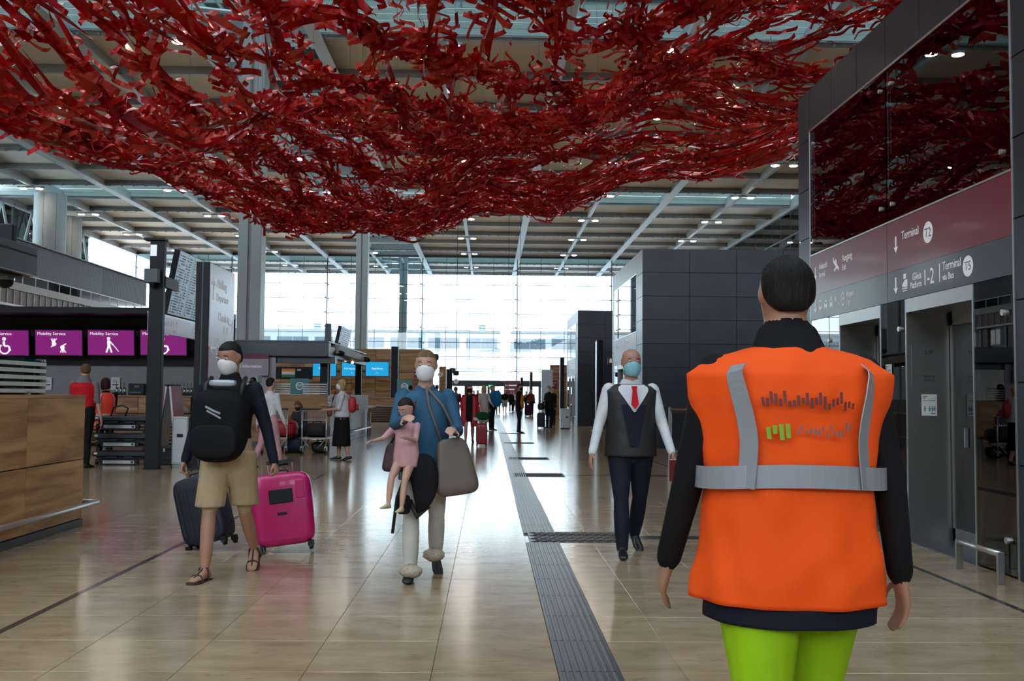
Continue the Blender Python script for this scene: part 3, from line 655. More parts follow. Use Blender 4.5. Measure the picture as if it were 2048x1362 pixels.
# ================================================================== LEFT SIDE: service desk in front
XS = -4.15
ds = thing('service_desk', 'walnut panelled service desk with steel bumper rail', 'desk', (XS, 10.4, 0))
y0 = -5.6
B('carcass', M_joint, ds, (-.9, -.022, y0, -.022, .08, 1.30)); B('plinth', M_slate2, ds, (-.92, .012, y0, .0, 0, .075)); B('desk_top', M_wood, ds, (-.95, .003, y0, .004, 1.305, 1.335))
for k in range(5):
    a1, a0 = -k * 1.27, -(k + 1) * 1.27
    for z0, z1 in ((.085, .675), (.685, 1.303)):
        B('wood_panel', M_wood, ds, (-.02, 0, max(a0, y0) + .005, a1 - .004 if k else 0, z0, z1))
for z0, z1 in ((.085, .675), (.685, 1.303)): B('wood_panel', M_wood_x, ds, (-.9, -.022, -.02, 0, z0, z1))
br = MB().tube([(.10, y0, .225), (.10, .14, .225), (.07, .2, .225), (.0, .22, .225), (-.4, .22, .225)], .026, 10).build('bumper_rail', M_steelL, ds, True)
for yy in (-.9, -2.6, -4.2): MB().tube([(0, yy, .225), (.10, yy, .225)], .014, 8).build('rail_bracket', M_steel, br)
sg_ = thing('desk_screen', 'glass screen with frosted stripes standing on the service desk', 'screen', (XS - .14, 9.78, 1.335))
B('glass', M_screen, sg_, (-.006, .006, -4.0, 0, 0, .34))
for k in range(5): B('frosted_stripe', M_frost, sg_, (.0062, .008, -4.0, -.005, .02 + k * .063, .056 + k * .063))
B('clamp', M_steel, sg_, (-.02, .02, -.4, -.34, -.0, .03), (-.02, .02, -2.4, -2.34, -.0, .03))
gt = thing('desk_gantry', 'blue-grey metal canopy beam over the service desk with dome camera', 'gantry', (XS, 9.25, 0))
B('beam', M_slate2, gt, (-1.0, -.02, -4.5, 0, 2.42, 2.68), b=.006); B('shadow_gap', M_joint, gt, (-.022, -.017, -4.5, -.01, 2.6, 2.615)); B('soffit', M_black, gt, (-.95, -.1, -4.4, -.1, 2.39, 2.42)); B('post', M_slate2, gt, (-.8, -.7, -1.9, -1.8, 1.335, 2.4)); B('coping', M_steelL, gt, (-.02, .0, -4.5, .0, 2.415, 2.42))
MB().sph((-.2, -.22, 2.36), .075, n=14, m=8).build('dome_camera', M_black, gt, True); MB().cyl((-.2, -.22, 2.36), .08, .05, 14).build('camera_ring', M_steel, gt)
sb = thing('gantry_monitor', 'black monitor back standing on the blue-grey canopy beam', 'monitor', (XS - .3, 9.1, 2.68)); B('case', M_black, sb, (-.9, .17, -.1, -.02, .02, .19), b=.01); B('foot', M_black, sb, (-.4, -.3, -.1, -.02, 0, .03))
# ---------------------------------------------------------------- black post with camera and flight board
bp = thing('black_post', 'tall black post with camera box and small lit panel at its top', 'post', (-6.08, 17.9, 0))
B('shaft', M_black, bp, (0, .25, 0, .14, 0, 4.1), b=.006); B('base', M_black, bp, (-.02, .27, -.02, .16, 0, .02)); B('hood', M_black, bp, (-.1, .27, -.06, .16, 4.08, 4.12)); B('lit_panel', glow('cool_panel', (.8, .9, 1.0), .9), bp, (.01, .12, -.012, 0, 3.8, 4.0))
cb = B('camera_box', M_slate2, bp, (-.03, .22, -.2, 0, 3.3, 3.55), b=.01); MB().sph((.1, -.1, 3.29), .07, n=12, m=8).build('dome', M_black, cb, True)
B('arm', M_black, bp, (.18, .26, .1, .85, 3.25, 3.45))
fb = thing('flight_board', 'large tilted departures board on an arm of the black post', 'display board', (0, 0, 0))
def board(t, yn, yf, top, bot, ncol, scrn, rows=22):
    """tilted board facing the hall: near/far y, top and bottom (x, z)"""
    tx_, tz_ = top; bx, bz = bot; nrm = Vector((tz_ - bz, 0, -(tx_ - bx))).normalized(); ct = Vector((tx_, 0, tz_)); cb_ = Vector((bx, 0, bz))
    def q(a0, a1, s0, s1, o0, o1):
        m = MB(); P = [cb_ + (ct - cb_) * s + Vector((0, a, 0)) + nrm * o for o in (o0, o1) for (a, s) in ((a0, s0), (a1, s0), (a1, s1), (a0, s1))]
        return m.add(P, [(0, 1, 2, 3), (4, 7, 6, 5), (0, 4, 5, 1), (1, 5, 6, 2), (2, 6, 7, 3), (3, 7, 4, 0)])
    q(yn, yf, 0, 1, -.12, -.01).build('case', M_black, t); w_ = (yf - yn) / ncol
    for k in range(ncol):
        s = q(yn + k * w_ + .01, yn + (k + 1) * w_ - .01, .01, .99, -.01, 0).build('screen', scrn, t); mt = MB()
        mm = MB(); mc = MB()
        for r in range(rows):
            z0 = .04 + .92 * r / rows
            for a, b in ((.06, .16), (.2, .5), (.56, .66), (.72, .9)):
                if rnd.random() < .85: (mc if rnd.random() < .12 else mm).add(q(yn + (k + a) * w_, yn + (k + a + (b - a) * rnd.uniform(.5, 1)) * w_, z0, z0 + .4 / rows, 0, .003).v, [(0, 1, 2, 3), (4, 7, 6, 5), (0, 4, 5, 1), (1, 5, 6, 2), (2, 6, 7, 3), (3, 7, 4, 0)])
        mm.build('flight_rows', pm('board_text', (.10, .14, .19), .4), s)['kind'] = 'stuff'
        if mc.v: mc.build('coloured_rows', pm('board_red', (.35, .08, .08), .4), s)['kind'] = 'stuff'
M_board = glow('board_screen_sheen', (.20, .27, .33), .75)  # screen glow, its pale blue also standing in for reflected window light
a = atY(362, 500, 18.6); b = atY(335, 628, 18.6); far = atX(440, 560, a.x).y
board(fb, 18.6, max(far, 21.2), (a.x, a.z), (b.x, b.z), 3, M_board)
# ---------------------------------------------------------------- sign pylon
sp = thing('sign_pylon', 'tall sign pylon with lilac-grey sheen painted on its face, reading Abflug Departure', 'sign pylon', (-5.02, 18.0, 0))
B('core', M_black, sp, (-.26, -.02, 0, 1.72, 0, 3.72), b=.006); B('edge_rib', M_slate2, sp, (-.15, -.13, -.006, 0, 0, 3.72)); B('base', M_black, sp, (-.3, .03, -.03, 1.75, 0, .02))
M_pyl = pm('lilac_face_sheen', (.46, .46, .54), .28, .25, var=.04); M_pylr = pm('rose_face_sheen', (.27, .12, .19), .28, .25, var=.04)  # window sheen painted into the face colours, lilac above rose
sf = B('sign_face', M_pyl, sp, (-.02, 0, .02, 1.7, 2.2, 3.7)); B('sign_face_lower', M_pylr, sp, (-.02, 0, .02, 1.7, .9, 2.2)); B('sign_foot_panel', M_slsign, sp, (-.02, 0, .02, 1.7, .05, .9))
YX = (0, 1, 0)
flat(sf, 'arrow', arrow(0, 0, .42, 'up', .1), (.001, .2, 3.05), YX, ZD, M_txt); text(sf, 'Abflug', .24, (.001, .42, 3.3), YX, ZD, M_txt, sx=1.15); text(sf, 'Departure', .2, (.001, .42, 3.06), YX, ZD, M_txt)
text(sf, 'Check-in', .22, (.001, .55, 2.7), YX, ZD, M_txt); text(sf, '0-4', .22, (.001, .95, 2.47), YX, ZD, M_txt); flat(sf, 'arrow', arrow(0, 0, .36, 'right', .1), (.001, 1.5, 2.5), YX, ZD, M_txt)
lf = sp.children[-2]; flat(sf, 'arrow', arrow(0, 0, .4, 'left', .1), (.001, .28, 1.98), YX, ZD, M_txt); text(sf, 'Check-in', .22, (.001, .45, 2.24), YX, ZD, M_txt); text(sf, '5-9', .22, (.001, .45, 2.0), YX, ZD, M_txt)
text(sp, 'Kunden', .16, (.001, .1, 1.48), YX, ZD, M_txt)
# ---------------------------------------------------------------- hanging check-in sign
ck = thing('check_in_sign', 'long lilac hanging sign reading Check-in 5-9 behind the black post', 'sign', (-6.95, 20.6, 0))
B('board', pm('lilac_board', (.40, .33, .43), .3, .2, var=.05), ck, (-.06, 0, 0, 5.2, 2.62, 3.0)); B('frame', M_steel, ck, (-.07, .0, 0, 5.2, 3.0, 3.03)); B('rod', M_black, ck, (-.055, -.015, .6, .64, 0, 2.62), (-.055, -.015, 4.6, 4.64, 0, 2.62))
for k in (0, 1): flat(ck, 'arrow', arrow(0, 0, .26, 'left', .1), (.001, .45 + k * 2.6, 2.68), YX, ZD, M_txt); text(ck, 'Check-in 5-9', .2, (.001, .72 + k * 2.6, 2.8), YX, ZD, M_txt); text(ck, '10-13', .1, (.001, 1.5 + k * 2.6, 2.67), YX, ZD, M_txt)
# ---------------------------------------------------------------- mobility service counter
M_mag = glow('magenta_screen', (.22, .002, .17), .9)
YM = 26.6
def monitor(px0, px1, py0, py1, y, mat, lab, grp=None, tilt=6):
    c = atY((px0 + px1) / 2, (py0 + py1) / 2, y); w2 = (px1 - px0) / 4000 * y; h2 = (py1 - py0) / 4000 * y
    t = thing('monitor', lab, 'monitor', c, 0, grp); t.rotation_euler.x = R_(tilt)
    B('case', M_black, t, (-w2 - .03, w2 + .03, .0, .06, -h2 - .03, h2 + .03), b=.01); s = B('screen', mat, t, (-w2, w2, -.006, .0, -h2, h2)); B('mount', M_black, t, (-.05, .05, .06, .3, -.1, .1)); return t, s, w2, h2
pics = {'wheelchair': [disc(-.02, .16, .05, 14), stroke((-.03, .1), (-.02, -.02), .06), stroke((-.02, -.02), (.1, -.03), .05), stroke((.1, -.03), (.14, -.15), .045)] + [stroke((.13 * math.cos(k * .45 + 2.2) - .01, .13 * math.sin(k * .45 + 2.2) - .1), (.13 * math.cos(k * .45 + 2.65) - .01, .13 * math.sin(k * .45 + 2.65) - .1), .04) for k in range(10)],
        'hands': [disc(-.12, .03, .06, 14), disc(.1, -.06, .06, 14)] + [stroke((-.14, .05), (-.2 + k * .05, .17), .022) for k in range(4)] + [stroke((.1, -.06), (.04 + k * .05, -.2), .022) for k in range(4)] + [stroke((-.12, .0), (-.2, -.05), .03), stroke((.1, -.02), (.2, .04), .03)],
        'cane': [disc(-.06, .17, .045, 14), stroke((-.06, .12), (-.05, -.03), .08), stroke((-.06, -.02), (-.12, -.2), .045), stroke((-.04, -.02), (.02, -.2), .045), stroke((-.03, .1), (.06, .0), .035), stroke((.05, .02), (.2, -.17), .02)]}
for (a0, a1), pic, lab in (((-36, 56), 'wheelchair', 'magenta service screen with wheelchair sign cut by the frame edge'), ((72, 163), 'hands', 'magenta service screen showing two signing hands'), ((177, 267), 'cane', 'magenta service screen showing a walking figure with cane'), ((282, 372), 'wheelchair', 'magenta service screen with wheelchair sign partly behind the black post')):
    t, s, w2, h2 = monitor(a0, a1, 661, 710, YM, M_mag, lab, 'mobility service screens'); o = (0, -.007, 0)
    text(s, 'Mobility Service', .115, (-w2 * .92, -.007, h2 * .62), JX, JZ, M_txts); flat(s, 'pictogram', [[(u * 1.0, v * 1.0 - .06) for u, v in p] for p in pics[pic]], o, JX, JZ, M_txts)
sc_ = thing('service_counter', 'walnut service counter with slatted base and grey rear wall', 'counter', (-12.5, 25.6, 0))
B('rear_wall', pm('grey_glass_wall', (.25, .26, .275), .25, var=.05), sc_, (-3.0, 5.6, 1.6, 1.7, 0, 2.08)); B('dark_band', pm('dark_glass_band', (.02, .018, .025), .15), sc_, (-3.0, 5.6, 1.5, 1.65, 2.08, 2.42))
B('soffit', M_black, sc_, (-3, 5.6, -.2, 1.7, 3.35, 3.5)); B('rear_header', M_joint, sc_, (-3, 5.6, 1.6, 1.7, 2.4, 3.4))
B('body', M_joint, sc_, (-3, 4.9, .1, .7, .05, 1.25)); B('counter_top', M_wood_x, sc_, (-3, 4.95, .02, .75, 1.25, 1.285)); B('shelf_edge', M_wood_x, sc_, (-3, 4.95, -.06, .1, .78, .81))
for k in range(6): B('front_panel', M_wood_x, sc_, (-3 + k * 1.32, -3 + (k + 1) * 1.32 - .012, .07, .1, .83, 1.245))
for k in range(8): B('slat', M_woodd, sc_, (-3, 4.9, .03, .09, .08 + k * .085, .125 + k * .085))
for px0, lab in ((85.5, 'white paper notice on the grey wall beside the frosted screen'), (222, 'white paper notice on the grey wall behind the woman in the red vest')):
    p = atY(px0 + 9, 767, 27.15); t = thing('paper_notice', lab, 'notice', p); B('sheet', M_paper, t, (-.12, .12, -.004, 0, -.17, .17)); B('print', M_ink, t, (-.08, .08, -.006, -.004, -.05, -.02), (-.07, .02, -.006, -.004, .08, .09), (-.07, .06, -.006, -.004, .04, .05))
def radio(px, py, y, lab):
    p = atY(px, py, y); t = thing('walkie_talkie', lab, 'radio', (p.x, y, 1.285), 0, 'radios charging on the service counter'); B('charger', M_black, t, (-.035, .035, -.04, .04, 0, .06), b=.004); B('body', M_black, t, (-.028, .028, -.018, .018, .05, .2), b=.005); MB().tube([(-.015, 0, .2), (-.015, 0, .33)], .007, 6).build('antenna', M_rubber, t); B('display', M_steelL, t, (-.018, .018, -.02, -.018, .1, .15))
for k in range(6): radio(348 + k * 7, 780, 26.0, 'black radio standing in a charger row right of the black post')
for k in range(3): radio(234 + k * 7.5, 780, 26.0, 'black radio charging behind the woman in the red vest')
bx_ = thing('printer', 'dark box printer on the walnut service counter', 'printer', (atY(276, 790, 26).x, 26.0, 1.285)); B('case', M_black, bx_, (-.2, .2, -.15, .15, 0, .3), b=.015); B('tray', M_slate2, bx_, (-.15, .15, -.2, -.14, .05, .09)); B('label', M_slate2, bx_, (-.05, .08, -.155, -.15, .2, .25))
cl = thing('bundled_cloth', 'crumpled grey-pink cloth lying on the counter shelf', 'cloth', (atY(350, 828, 25.3).x, 25.55, .81))
m = MB().sph((0, 0, .1), .28, .07, .12, 18, 10); m.v = [(x + .03 * math.sin(9 * z + 4 * x), y_ , max(0, z + .03 * math.sin(14 * x))) for x, y_, z in m.v]; m.build('folds', pm('pink_grey_cloth', (.25, .2, .2), .8), cl, True)
# ---------------------------------------------------------------- A-board, box, dispenser
ab = thing('a_board', 'folding advertising board seen edge-on with white and red edges', 'sign board', atZ(332, 922)); ab.location.z = 0
for s in (-1, 1):
    e = MB().prism([(s * .015, 1.5), (s * .055, 1.5), (s * .2 + .02, 0), (s * .2 - .02, 0)], 1, 0, .62).build('leaf', M_white, ab); MB().prism([(s * .058, 1.5), (s * .07, 1.5), (s * .238, 0), (s * .222, 0)], 1, 0, .62).build('red_edge', pm('red_edge', (.45, .08, .14), .4), e)
    MB().prism([(s * .03, 1.49), (s * .05, 1.49), (s * .2 + .01, .01), (s * .2 - .01, .01)], 1, -.004, 0).build('bright_edge', pm('bright_edge', (.85, .8, .86), .4), e)
B('hinge', M_black, ab, (-.06, .06, 0, .62, 1.48, 1.53)); B('chain', M_steel, ab, (-.14, .14, .3, .31, .6, .61))
bb = thing('black_case', 'black ribbed plastic case between the black post and the white dispenser', 'case', atZ(329, 930)); bb.location.z = 0; B('body', M_black, bb, (-.15, .13, 0, .3, 0, .3), b=.01); B('lid', M_rubber, bb, (-.16, .14, -.01, .31, .3, .36), b=.01); B('latch', M_steel, bb, (-.03, .01, -.02, -.01, .25, .31)); B('rib', M_rubber, bb, (-.155, .135, -.008, 0, .13, .15))
dp = thing('dispenser', 'slim white metal bin with a black slot beside the traveller', 'bin', atZ(358, 937)); dp.location.z = 0
B('body', pm('white_enamel', (.50, .54, .56), .35, .1, var=.03), dp, (-.145, .145, 0, .3, .07, .93), b=.015); B('plinth', M_steel, dp, (-.13, .13, .02, .28, 0, .07)); B('slot', M_black, dp, (-.055, .055, -.006, .004, .56, .62), b=.002); B('side_unit', M_screen, dp, (.16, .34, .05, .3, .02, .9)); B('door_line', M_joint, dp, (-.125, .125, -.001, .002, .1, .104), (-.125, .125, -.001, .002, .895, .899), (-.127, -.123, -.001, .002, .1, .9), (.123, .127, -.001, .002, .1, .9))
# ---------------------------------------------------------------- stacked black dollies
M_dk = pm('dolly_plastic', (.02, .026, .034), .45, var=.2); M_nav = pm('navy_pad', (.015, .02, .05), .6)
base = atZ(236, 931)
for k, lab in enumerate(('lowest black baggage dolly of the stack behind the desk', 'middle black baggage dolly of the stack behind the desk', 'topmost black baggage dolly of the stack with curved handle')):
    t = thing('baggage_dolly', lab, 'dolly', (base.x, base.y + .05, k * .33), 0, 'stacked baggage dollies')
    B('deck', M_dk, t, (-.52, .52, 0, .75, .16, .25), b=.02); B('chassis', M_black, t, (-.42, .42, .05, .7, .1, .16)); B('plate', M_steelL, t, (-.3, .28, -.012, .0, .03, .09)); B('beam', M_black, t, (-.35, .35, 0, .06, .01, .11)); B('label', M_paper, t, (-.47, -.41, -.004, .002, .2, .235)); B('pad', M_nav, t, (-.25, -.05, -.008, 0, .13, .16)); B('pad', M_nav, t, (.1, .25, -.008, 0, .13, .16))
    for s in (-.45, .45):
        for yy in (.1, .65): wh = MB().tube([(s - .02, yy, .06), (s + .02, yy, .06)], .058, 14).build('wheel', M_rubber, t); B('fork', M_steel, wh, (s - .03, s + .03, yy - .02, yy + .02, .06, .12))
    [B('stacking_post', M_black, t, (sx_, sx_ + .05, yy, yy + .05, .25, .332)) for sx_ in (-.45, .4) for yy in (.08, .62)] if k < 2 else None
    B('dial', M_ink, t, (.22, .26, -.016, -.012, .04, .08))
    if k == 2: MB().tube([(-.22, .1, .24), (-.15, .06, .42), (.02, .04, .46), (.12, .05, .40), (.05, .1, .24)], .016, 8).build('handle', M_rubber, t, True)
# ================================================================== RED RIBBON SCULPTURE UNDER THE ROOF
M_red = pm('red_lacquered_ribbon', (.62, .012, .020), .27, .15, var=.28, scale=.8, coat=.3)
M_red2 = pm('red_ribbon_light', (.72, .055, .035), .32, .1, var=.25, scale=1.2)
net = thing('ribbon_sculpture', 'huge suspended net of curling red ribbons under the hall roof', 'sculpture', (0, 0, 0))
nr = random.Random(21)
_edge = [(-60, 262), (0, 270), (150, 330), (300, 400), (430, 445), (550, 483), (620, 482), (700, 466), (760, 472), (820, 487), (880, 466), (960, 420), (1030, 424), (1100, 428), (1180, 395), (1250, 354), (1330, 347), (1400, 358), (1480, 343), (1590, 310), (1760, 262)]
_zx = [(atY(a, b, 45.5).x, atY(a, b, 45.5).z) for a, b in _edge if a >= 550]
def zf(x):
    if x <= _zx[0][0]: return 8.55 + .0 * x
    for (xa, za), (xb, zb) in zip(_zx, _zx[1:]):
        if x <= xb: return za + (zb - za) * (x - xa) / (xb - xa)
    return _zx[-1][1]
def zsmooth(x, s): return sum(zf(x + d * s) for d in (-2, -1, 0, 1, 2)) / 5
def netz(x, y):
    e = max(0.0, 46 - y)
    z = zsmooth(x, .06 + e * .045)
    k = min(1.0, e / 6.0)
    return max(8.2, z + k * (.55 * math.sin(.42 * x + .33 * y) + .45 * math.sin(.23 * x - .51 * y + 1.0)) + max(0.0, min(1.0, (x + 10.5) / 6)) * (.10 * min(e, 7) + .03 * e))
def rbez(o, s):
    w = 3.6 / (1 + .10 * o)
    P0 = Vector((-15.9 + o * .95, 10.0)); P1 = Vector((-9.2 + o * .50, 47.2 - o * .80)); P2 = Vector((17.0, 45.2 - o * 1.02))
    a, b, c = (1 - s) ** 2, 2 * s * (1 - s) * w, s * s
    return (P0 * a + P1 * b + P2 * c) / (a + b + c)
def ribbon(m, pts, width, tw):
    """pts: path, tw(i): direction of the ribbon's width"""
    o = len(m.v); n = len(pts)
    for i, p in enumerate(pts):
        w = tw(i) * (width / 2); m.v.append(tuple(p - w)); m.v.append(tuple(p + w))
    m.f += [(o + 2 * i, o + 2 * i + 1, o + 2 * i + 3, o + 2 * i + 2) for i in range(n - 1)]
offs = []; o_ = 0.15
for k in range(25): offs.append(o_); o_ += .50 + .042 * k
NP = 15
def strand(k, s, lift=0.0, side=0.0):
    gap = .50 + .042 * k
    o = offs[k] + side + .60 * gap * math.sin(2 * math.pi * (NP * .36) * s + math.pi * k + .5 * math.sin(7 * s + k)) * (1 if k else .25)
    p = rbez(max(0, o), s); x, y = p
    return Vector((x, y, netz(x, y) + lift))
samples = []                                             # where curls hang
for k in range(len(offs)):
    for b in range(3):
        wd = (.26, .14, .11, .10, .09)[b] * nr.uniform(.8, 1.25); ph = nr.uniform(0, 6.28); side0 = (0, .5, -.5, .95, -.9)[b] * (.50 + .042 * k); m = MB(); pts = []
        nseg = 150
        for i in range(nseg + 1):
            s = .02 + .96 * i / nseg
            pts.append(strand(k, s, (.16 * math.sin(23 * s + ph) + .10 * math.sin(51 * s + 2 * ph)) * (1.0 if b else .5), side0 * math.sin(2 * math.pi * 3.2 * s + ph) if b else 0))
        a0 = nr.uniform(0, 3); fr = nr.uniform(3, 9)
        def tw(i, pts=pts, a0=a0, fr=fr, b=b):
            d = (pts[min(i + 1, len(pts) - 1)] - pts[max(i - 1, 0)]).normalized(); e = d.cross(Vector((0, 0, 1))).normalized(); g = e.cross(d)
            t = a0 + (1.1 if b == 0 else 1.9) * math.sin(fr * i / 22 + a0); return e * math.cos(t) + g * math.sin(t)
        ribbon(m, pts, wd, tw)
        m.build('strap' if b == 0 else 'side_ribbon', M_red if (k + b) % 4 else M_red2, net)
    L = 52.0
    for i in range(int(L / .125)): samples.append((k, nr.random()))
def curl(k, s, big=False):
    p = strand(k, s); q = strand(k, min(1, s + .006)); d = (q - p).normalized()
    yaw = nr.gauss(0, .45); d = Vector((d.x * math.cos(yaw) - d.y * math.sin(yaw), d.x * math.sin(yaw) + d.y * math.cos(yaw), d.z + nr.gauss(0, .22))).normalized()
    e = d.cross(Vector((0, 0, 1))).normalized(); g = e.cross(d)
    spread = .20 + .015 * k
    p = p + e * nr.gauss(0, spread) + g * nr.gauss(.04, .17)
    L = nr.uniform(.45, 1.35); A = nr.uniform(.05, .19); wl = nr.uniform(.38, .8); big = 1.0 + .55 * max(0.0, min(1.0, (33 - p.y) / 9)); L *= .6 + .4 * big; A *= big; wl *= .5 + .5 * big; ph = nr.uniform(0, 6.28); til = nr.gauss(0, .6); e2 = e * math.cos(til) + g * math.sin(til); g2 = g * math.cos(til) - e * math.sin(til)
    n = max(6, int(L / (.075 if big > 1.1 else .11))); pts = [p + d * (L * (i / n - .5)) + e2 * (A * math.sin(2 * math.pi * L * i / n / wl + ph)) + g2 * (.05 * math.sin(5 * i / n + ph)) for i in range(n + 1)]
    wd = nr.uniform(.055, .12) * big; roll = nr.gauss(0, .35)
    m = MB(); ribbon(m, pts, wd, lambda i: (g2 * math.cos(roll + .25 * math.sin(i)) + e2 * math.sin(roll + .25 * math.sin(i)))); return m, p
mA, mB = MB(), MB(); singles = 0
for k, s in samples:
    if strand(k, s).y < 32 and nr.random() < .42: continue
    m, p = curl(k, s)
    if singles < 240 and 20 < p.y < 29 and abs(p.x) < 13: m.build('curl', M_red2 if singles % 3 == 0 else M_red, net); singles += 1
    else:
        (mB if nr.random() < .33 else mA).add(m.v, m.f)
for mm, mt in ((mA, M_red), (mB, M_red2)):
    o = mm.build('ribbon_curls', mt, net); o['kind'] = 'stuff'
M_wire = pm('thin_wire', (.2, .2, .2), .4, .8)
for i in range(44):
    k = nr.randrange(len(offs)); p = strand(k, nr.random())
    MB().tube([p, (p.x + nr.uniform(-.2, .2), p.y, HC - .13)], .007, 4).build('suspension_wire', M_wire, net)
# ================================================================== INFORMATION ISLAND
def softbox(w, d, h, p=4.0, n=20, mz=12, wob=.0, seed=0):
    """rounded soft box standing on z = 0"""
    rr = random.Random(seed); ph = [rr.uniform(0, 6.28) for _ in range(4)]; rings = []
    def se(c, e): return math.copysign(abs(c) ** (2 / e), c)
    for i in range(mz + 1):
        a = -math.pi / 2 + math.pi * (i + .02) / (mz + .04); cz, sz = math.cos(a), math.sin(a); ring = []
        for k in range(n):
            t = 2 * math.pi * k / n; f = 1 + wob * math.sin(3 * t + ph[0] + 2 * a) + wob * .6 * math.sin(5 * t + ph[1] - 3 * a)
            ring.append((w / 2 * se(cz, p) * se(math.cos(t), p) * f, d / 2 * se(cz, p) * se(math.sin(t), p) * f, h / 2 + h / 2 * se(sz, p)))
        rings.append(ring)
    return MB().rings(rings)
YI = 26.3
isl = thing('information_desk', 'walnut information desk with pale side panels behind the luggage carts', 'desk', (-4.15, YI, 0))
B('carcass', M_joint, isl, (-2.7, -.03, .03, 8.2, .08, 1.3)); B('plinth', M_slate2, isl, (-2.7, .01, 0, 8.2, 0, .08)); B('desk_top', M_wood_x, isl, (-2.72, .01, -.01, 8.22, 1.3, 1.335))
for k in range(2): B('wood_panel', M_wood_x, isl, (-2.7 + k * 1.35, -2.7 + (k + 1) * 1.35 - .012, 0, .03, .75, 1.298)); B('wood_panel', M_wood_x, isl, (-2.7 + k * 1.35, -2.7 + (k + 1) * 1.35 - .012, 0, .03, .085, .742))
M_dw = wood('pale_walnut', (.17, .11, .08), (.34, .25, .2), axis=2)
for k in range(10): B('side_panel', M_dw, isl, (-.03, 0, k * .82 + .04, (k + 1) * .82 + .03, .085, 1.298))
rl = MB().tube([(.12, .4, .25), (.12, 8.0, .25)], .03, 8).build('bumper_rail', M_steelL, isl, True)
for yy in (7.3, 7.9): MB().tube([(.12, yy, 0), (.12, yy, .75)], .03, 8).build('rail_post', M_steelL, isl, True)
B('writing_ledge', M_white, isl, (0, .35, 2.6, 7.6, .92, .96))
for a0, a1, lab in ((-2.6, -1.05, 'frosted striped glass screen on the information desk, wider one'), (-.75, -.1, 'narrow frosted striped glass screen at the corner of the information desk')):
    t = thing('desk_screen', lab, 'screen', (-4.15 + a0, YI + .1, 1.335)); B('glass', M_screen, t, (0, a1 - a0, 0, .012, 0, .34))
    for k in range(5): B('frosted_stripe', M_frost, t, (.01, a1 - a0 - .01, -.002, .0, .02 + k * .06, .052 + k * .06))
    B('clamp', M_steel, t, (.1, .16, -.01, .02, 0, .03))
ig = thing('information_gantry', 'dark blue-grey canopy over the information desk with sign', 'gantry', (-4.15, YI, 0))
B('beam', M_slate2, ig, (-2.72, -.02, -.3, .1, 2.33, 2.7), b=.01); B('lower_beam', M_slate2, ig, (-2.7, .12, -.1, .3, 2.16, 2.33)); B('side_beam', M_slate2, ig, (-.3, -.02, .1, 7.6, 2.33, 2.6)); B('roof', M_slate2, ig, (-2.72, -.02, -.3, 7.6, 2.7, 2.74))
for x, y in ((-.32, .25), (-2.65, .25), (-.32, 7.2)): B('post', M_black, ig, (x, x + .2, y, y + .16, 1.335, 2.33))
s_ = B('information_sign', pm('lilac_panel', (.36, .32, .40), .3, .2, var=.05), ig, (-2.3, -1.55, -.36, -.3, 1.82, 2.25)); B('sign_header', M_burgL, s_, (-2.3, -1.55, -.365, -.3, 2.25, 2.38)); text(s_, 'i Information', .13, (-2.26, -.37, 2.02), JX, JZ, M_txt, sx=.8)
B('lilac_wing', pm('lilac_wing', (.34, .3, .34), .35, .2), ig, (-1.75, -1.4, -.2, -.15, 1.34, 2.3))
bm = thing('speaker_boom', 'white light boom with black loudspeaker above the information desk', 'speaker', (0, 0, 0))
a, b = atY(652, 698, 27), atY(712, 719, 31); MB().add([a + Vector((0, 0, .12)), a - Vector((0, 0, .12)), b - Vector((0, 0, .08)), b + Vector((0, 0, .08)), a + Vector((.3, .4, .14)), a + Vector((.3, .4, -.1)), b + Vector((.3, .4, -.06)), b + Vector((.3, .4, .1))], [(0, 1, 2, 3), (4, 7, 6, 5), (0, 4, 5, 1), (1, 5, 6, 2), (2, 6, 7, 3), (3, 7, 4, 0)]).build('boom', M_white, bm)
for i in range(4): q = a + (b - a) * (i + .5) / 4; MB().sph((q.x, q.y - .05, q.z - .13), .045, n=10, m=6).build('spot_lens', glow('warm_spot', (1, .75, .5), 2.0), bm, True)
for px, py, y in ((674, 705, 27.5), (727, 718, 31)):
    q = atY(px, py, y); o = softbox(.4, .25, .16, 3).build('loudspeaker', M_black, bm, True); o.location = q - Vector((0, 0, .08)); o.rotation_euler.y = R_(12)
B('boom_bracket', M_black, bm, (-4.5, -4.3, 27, 27.2, 2.7, a.z + .02))
# second display board and its post
f2_ = thing('flight_board', 'smaller tilted display board standing above the information desk', 'display board', (0, 0, 0))
a, b = atY(684, 652, 34), atY(674, 697, 34); board(f2_, 34, 36.4, (a.x, a.z), (b.x, b.z), 3, M_board, 10)
pp = thing('board_post', 'grey post carrying the smaller tilted display board', 'post', (atY(655, 700, 34).x, 34, 0)); B('shaft', M_slate2, pp, (-.1, .1, 0, .15, 1.34, 3.75)); B('arm', M_black, pp, (.1, .42, .02, .12, 2.9, 3.1)); B('camera', M_black, pp, (-.06, .06, -.12, 0, 2.95, 3.05))
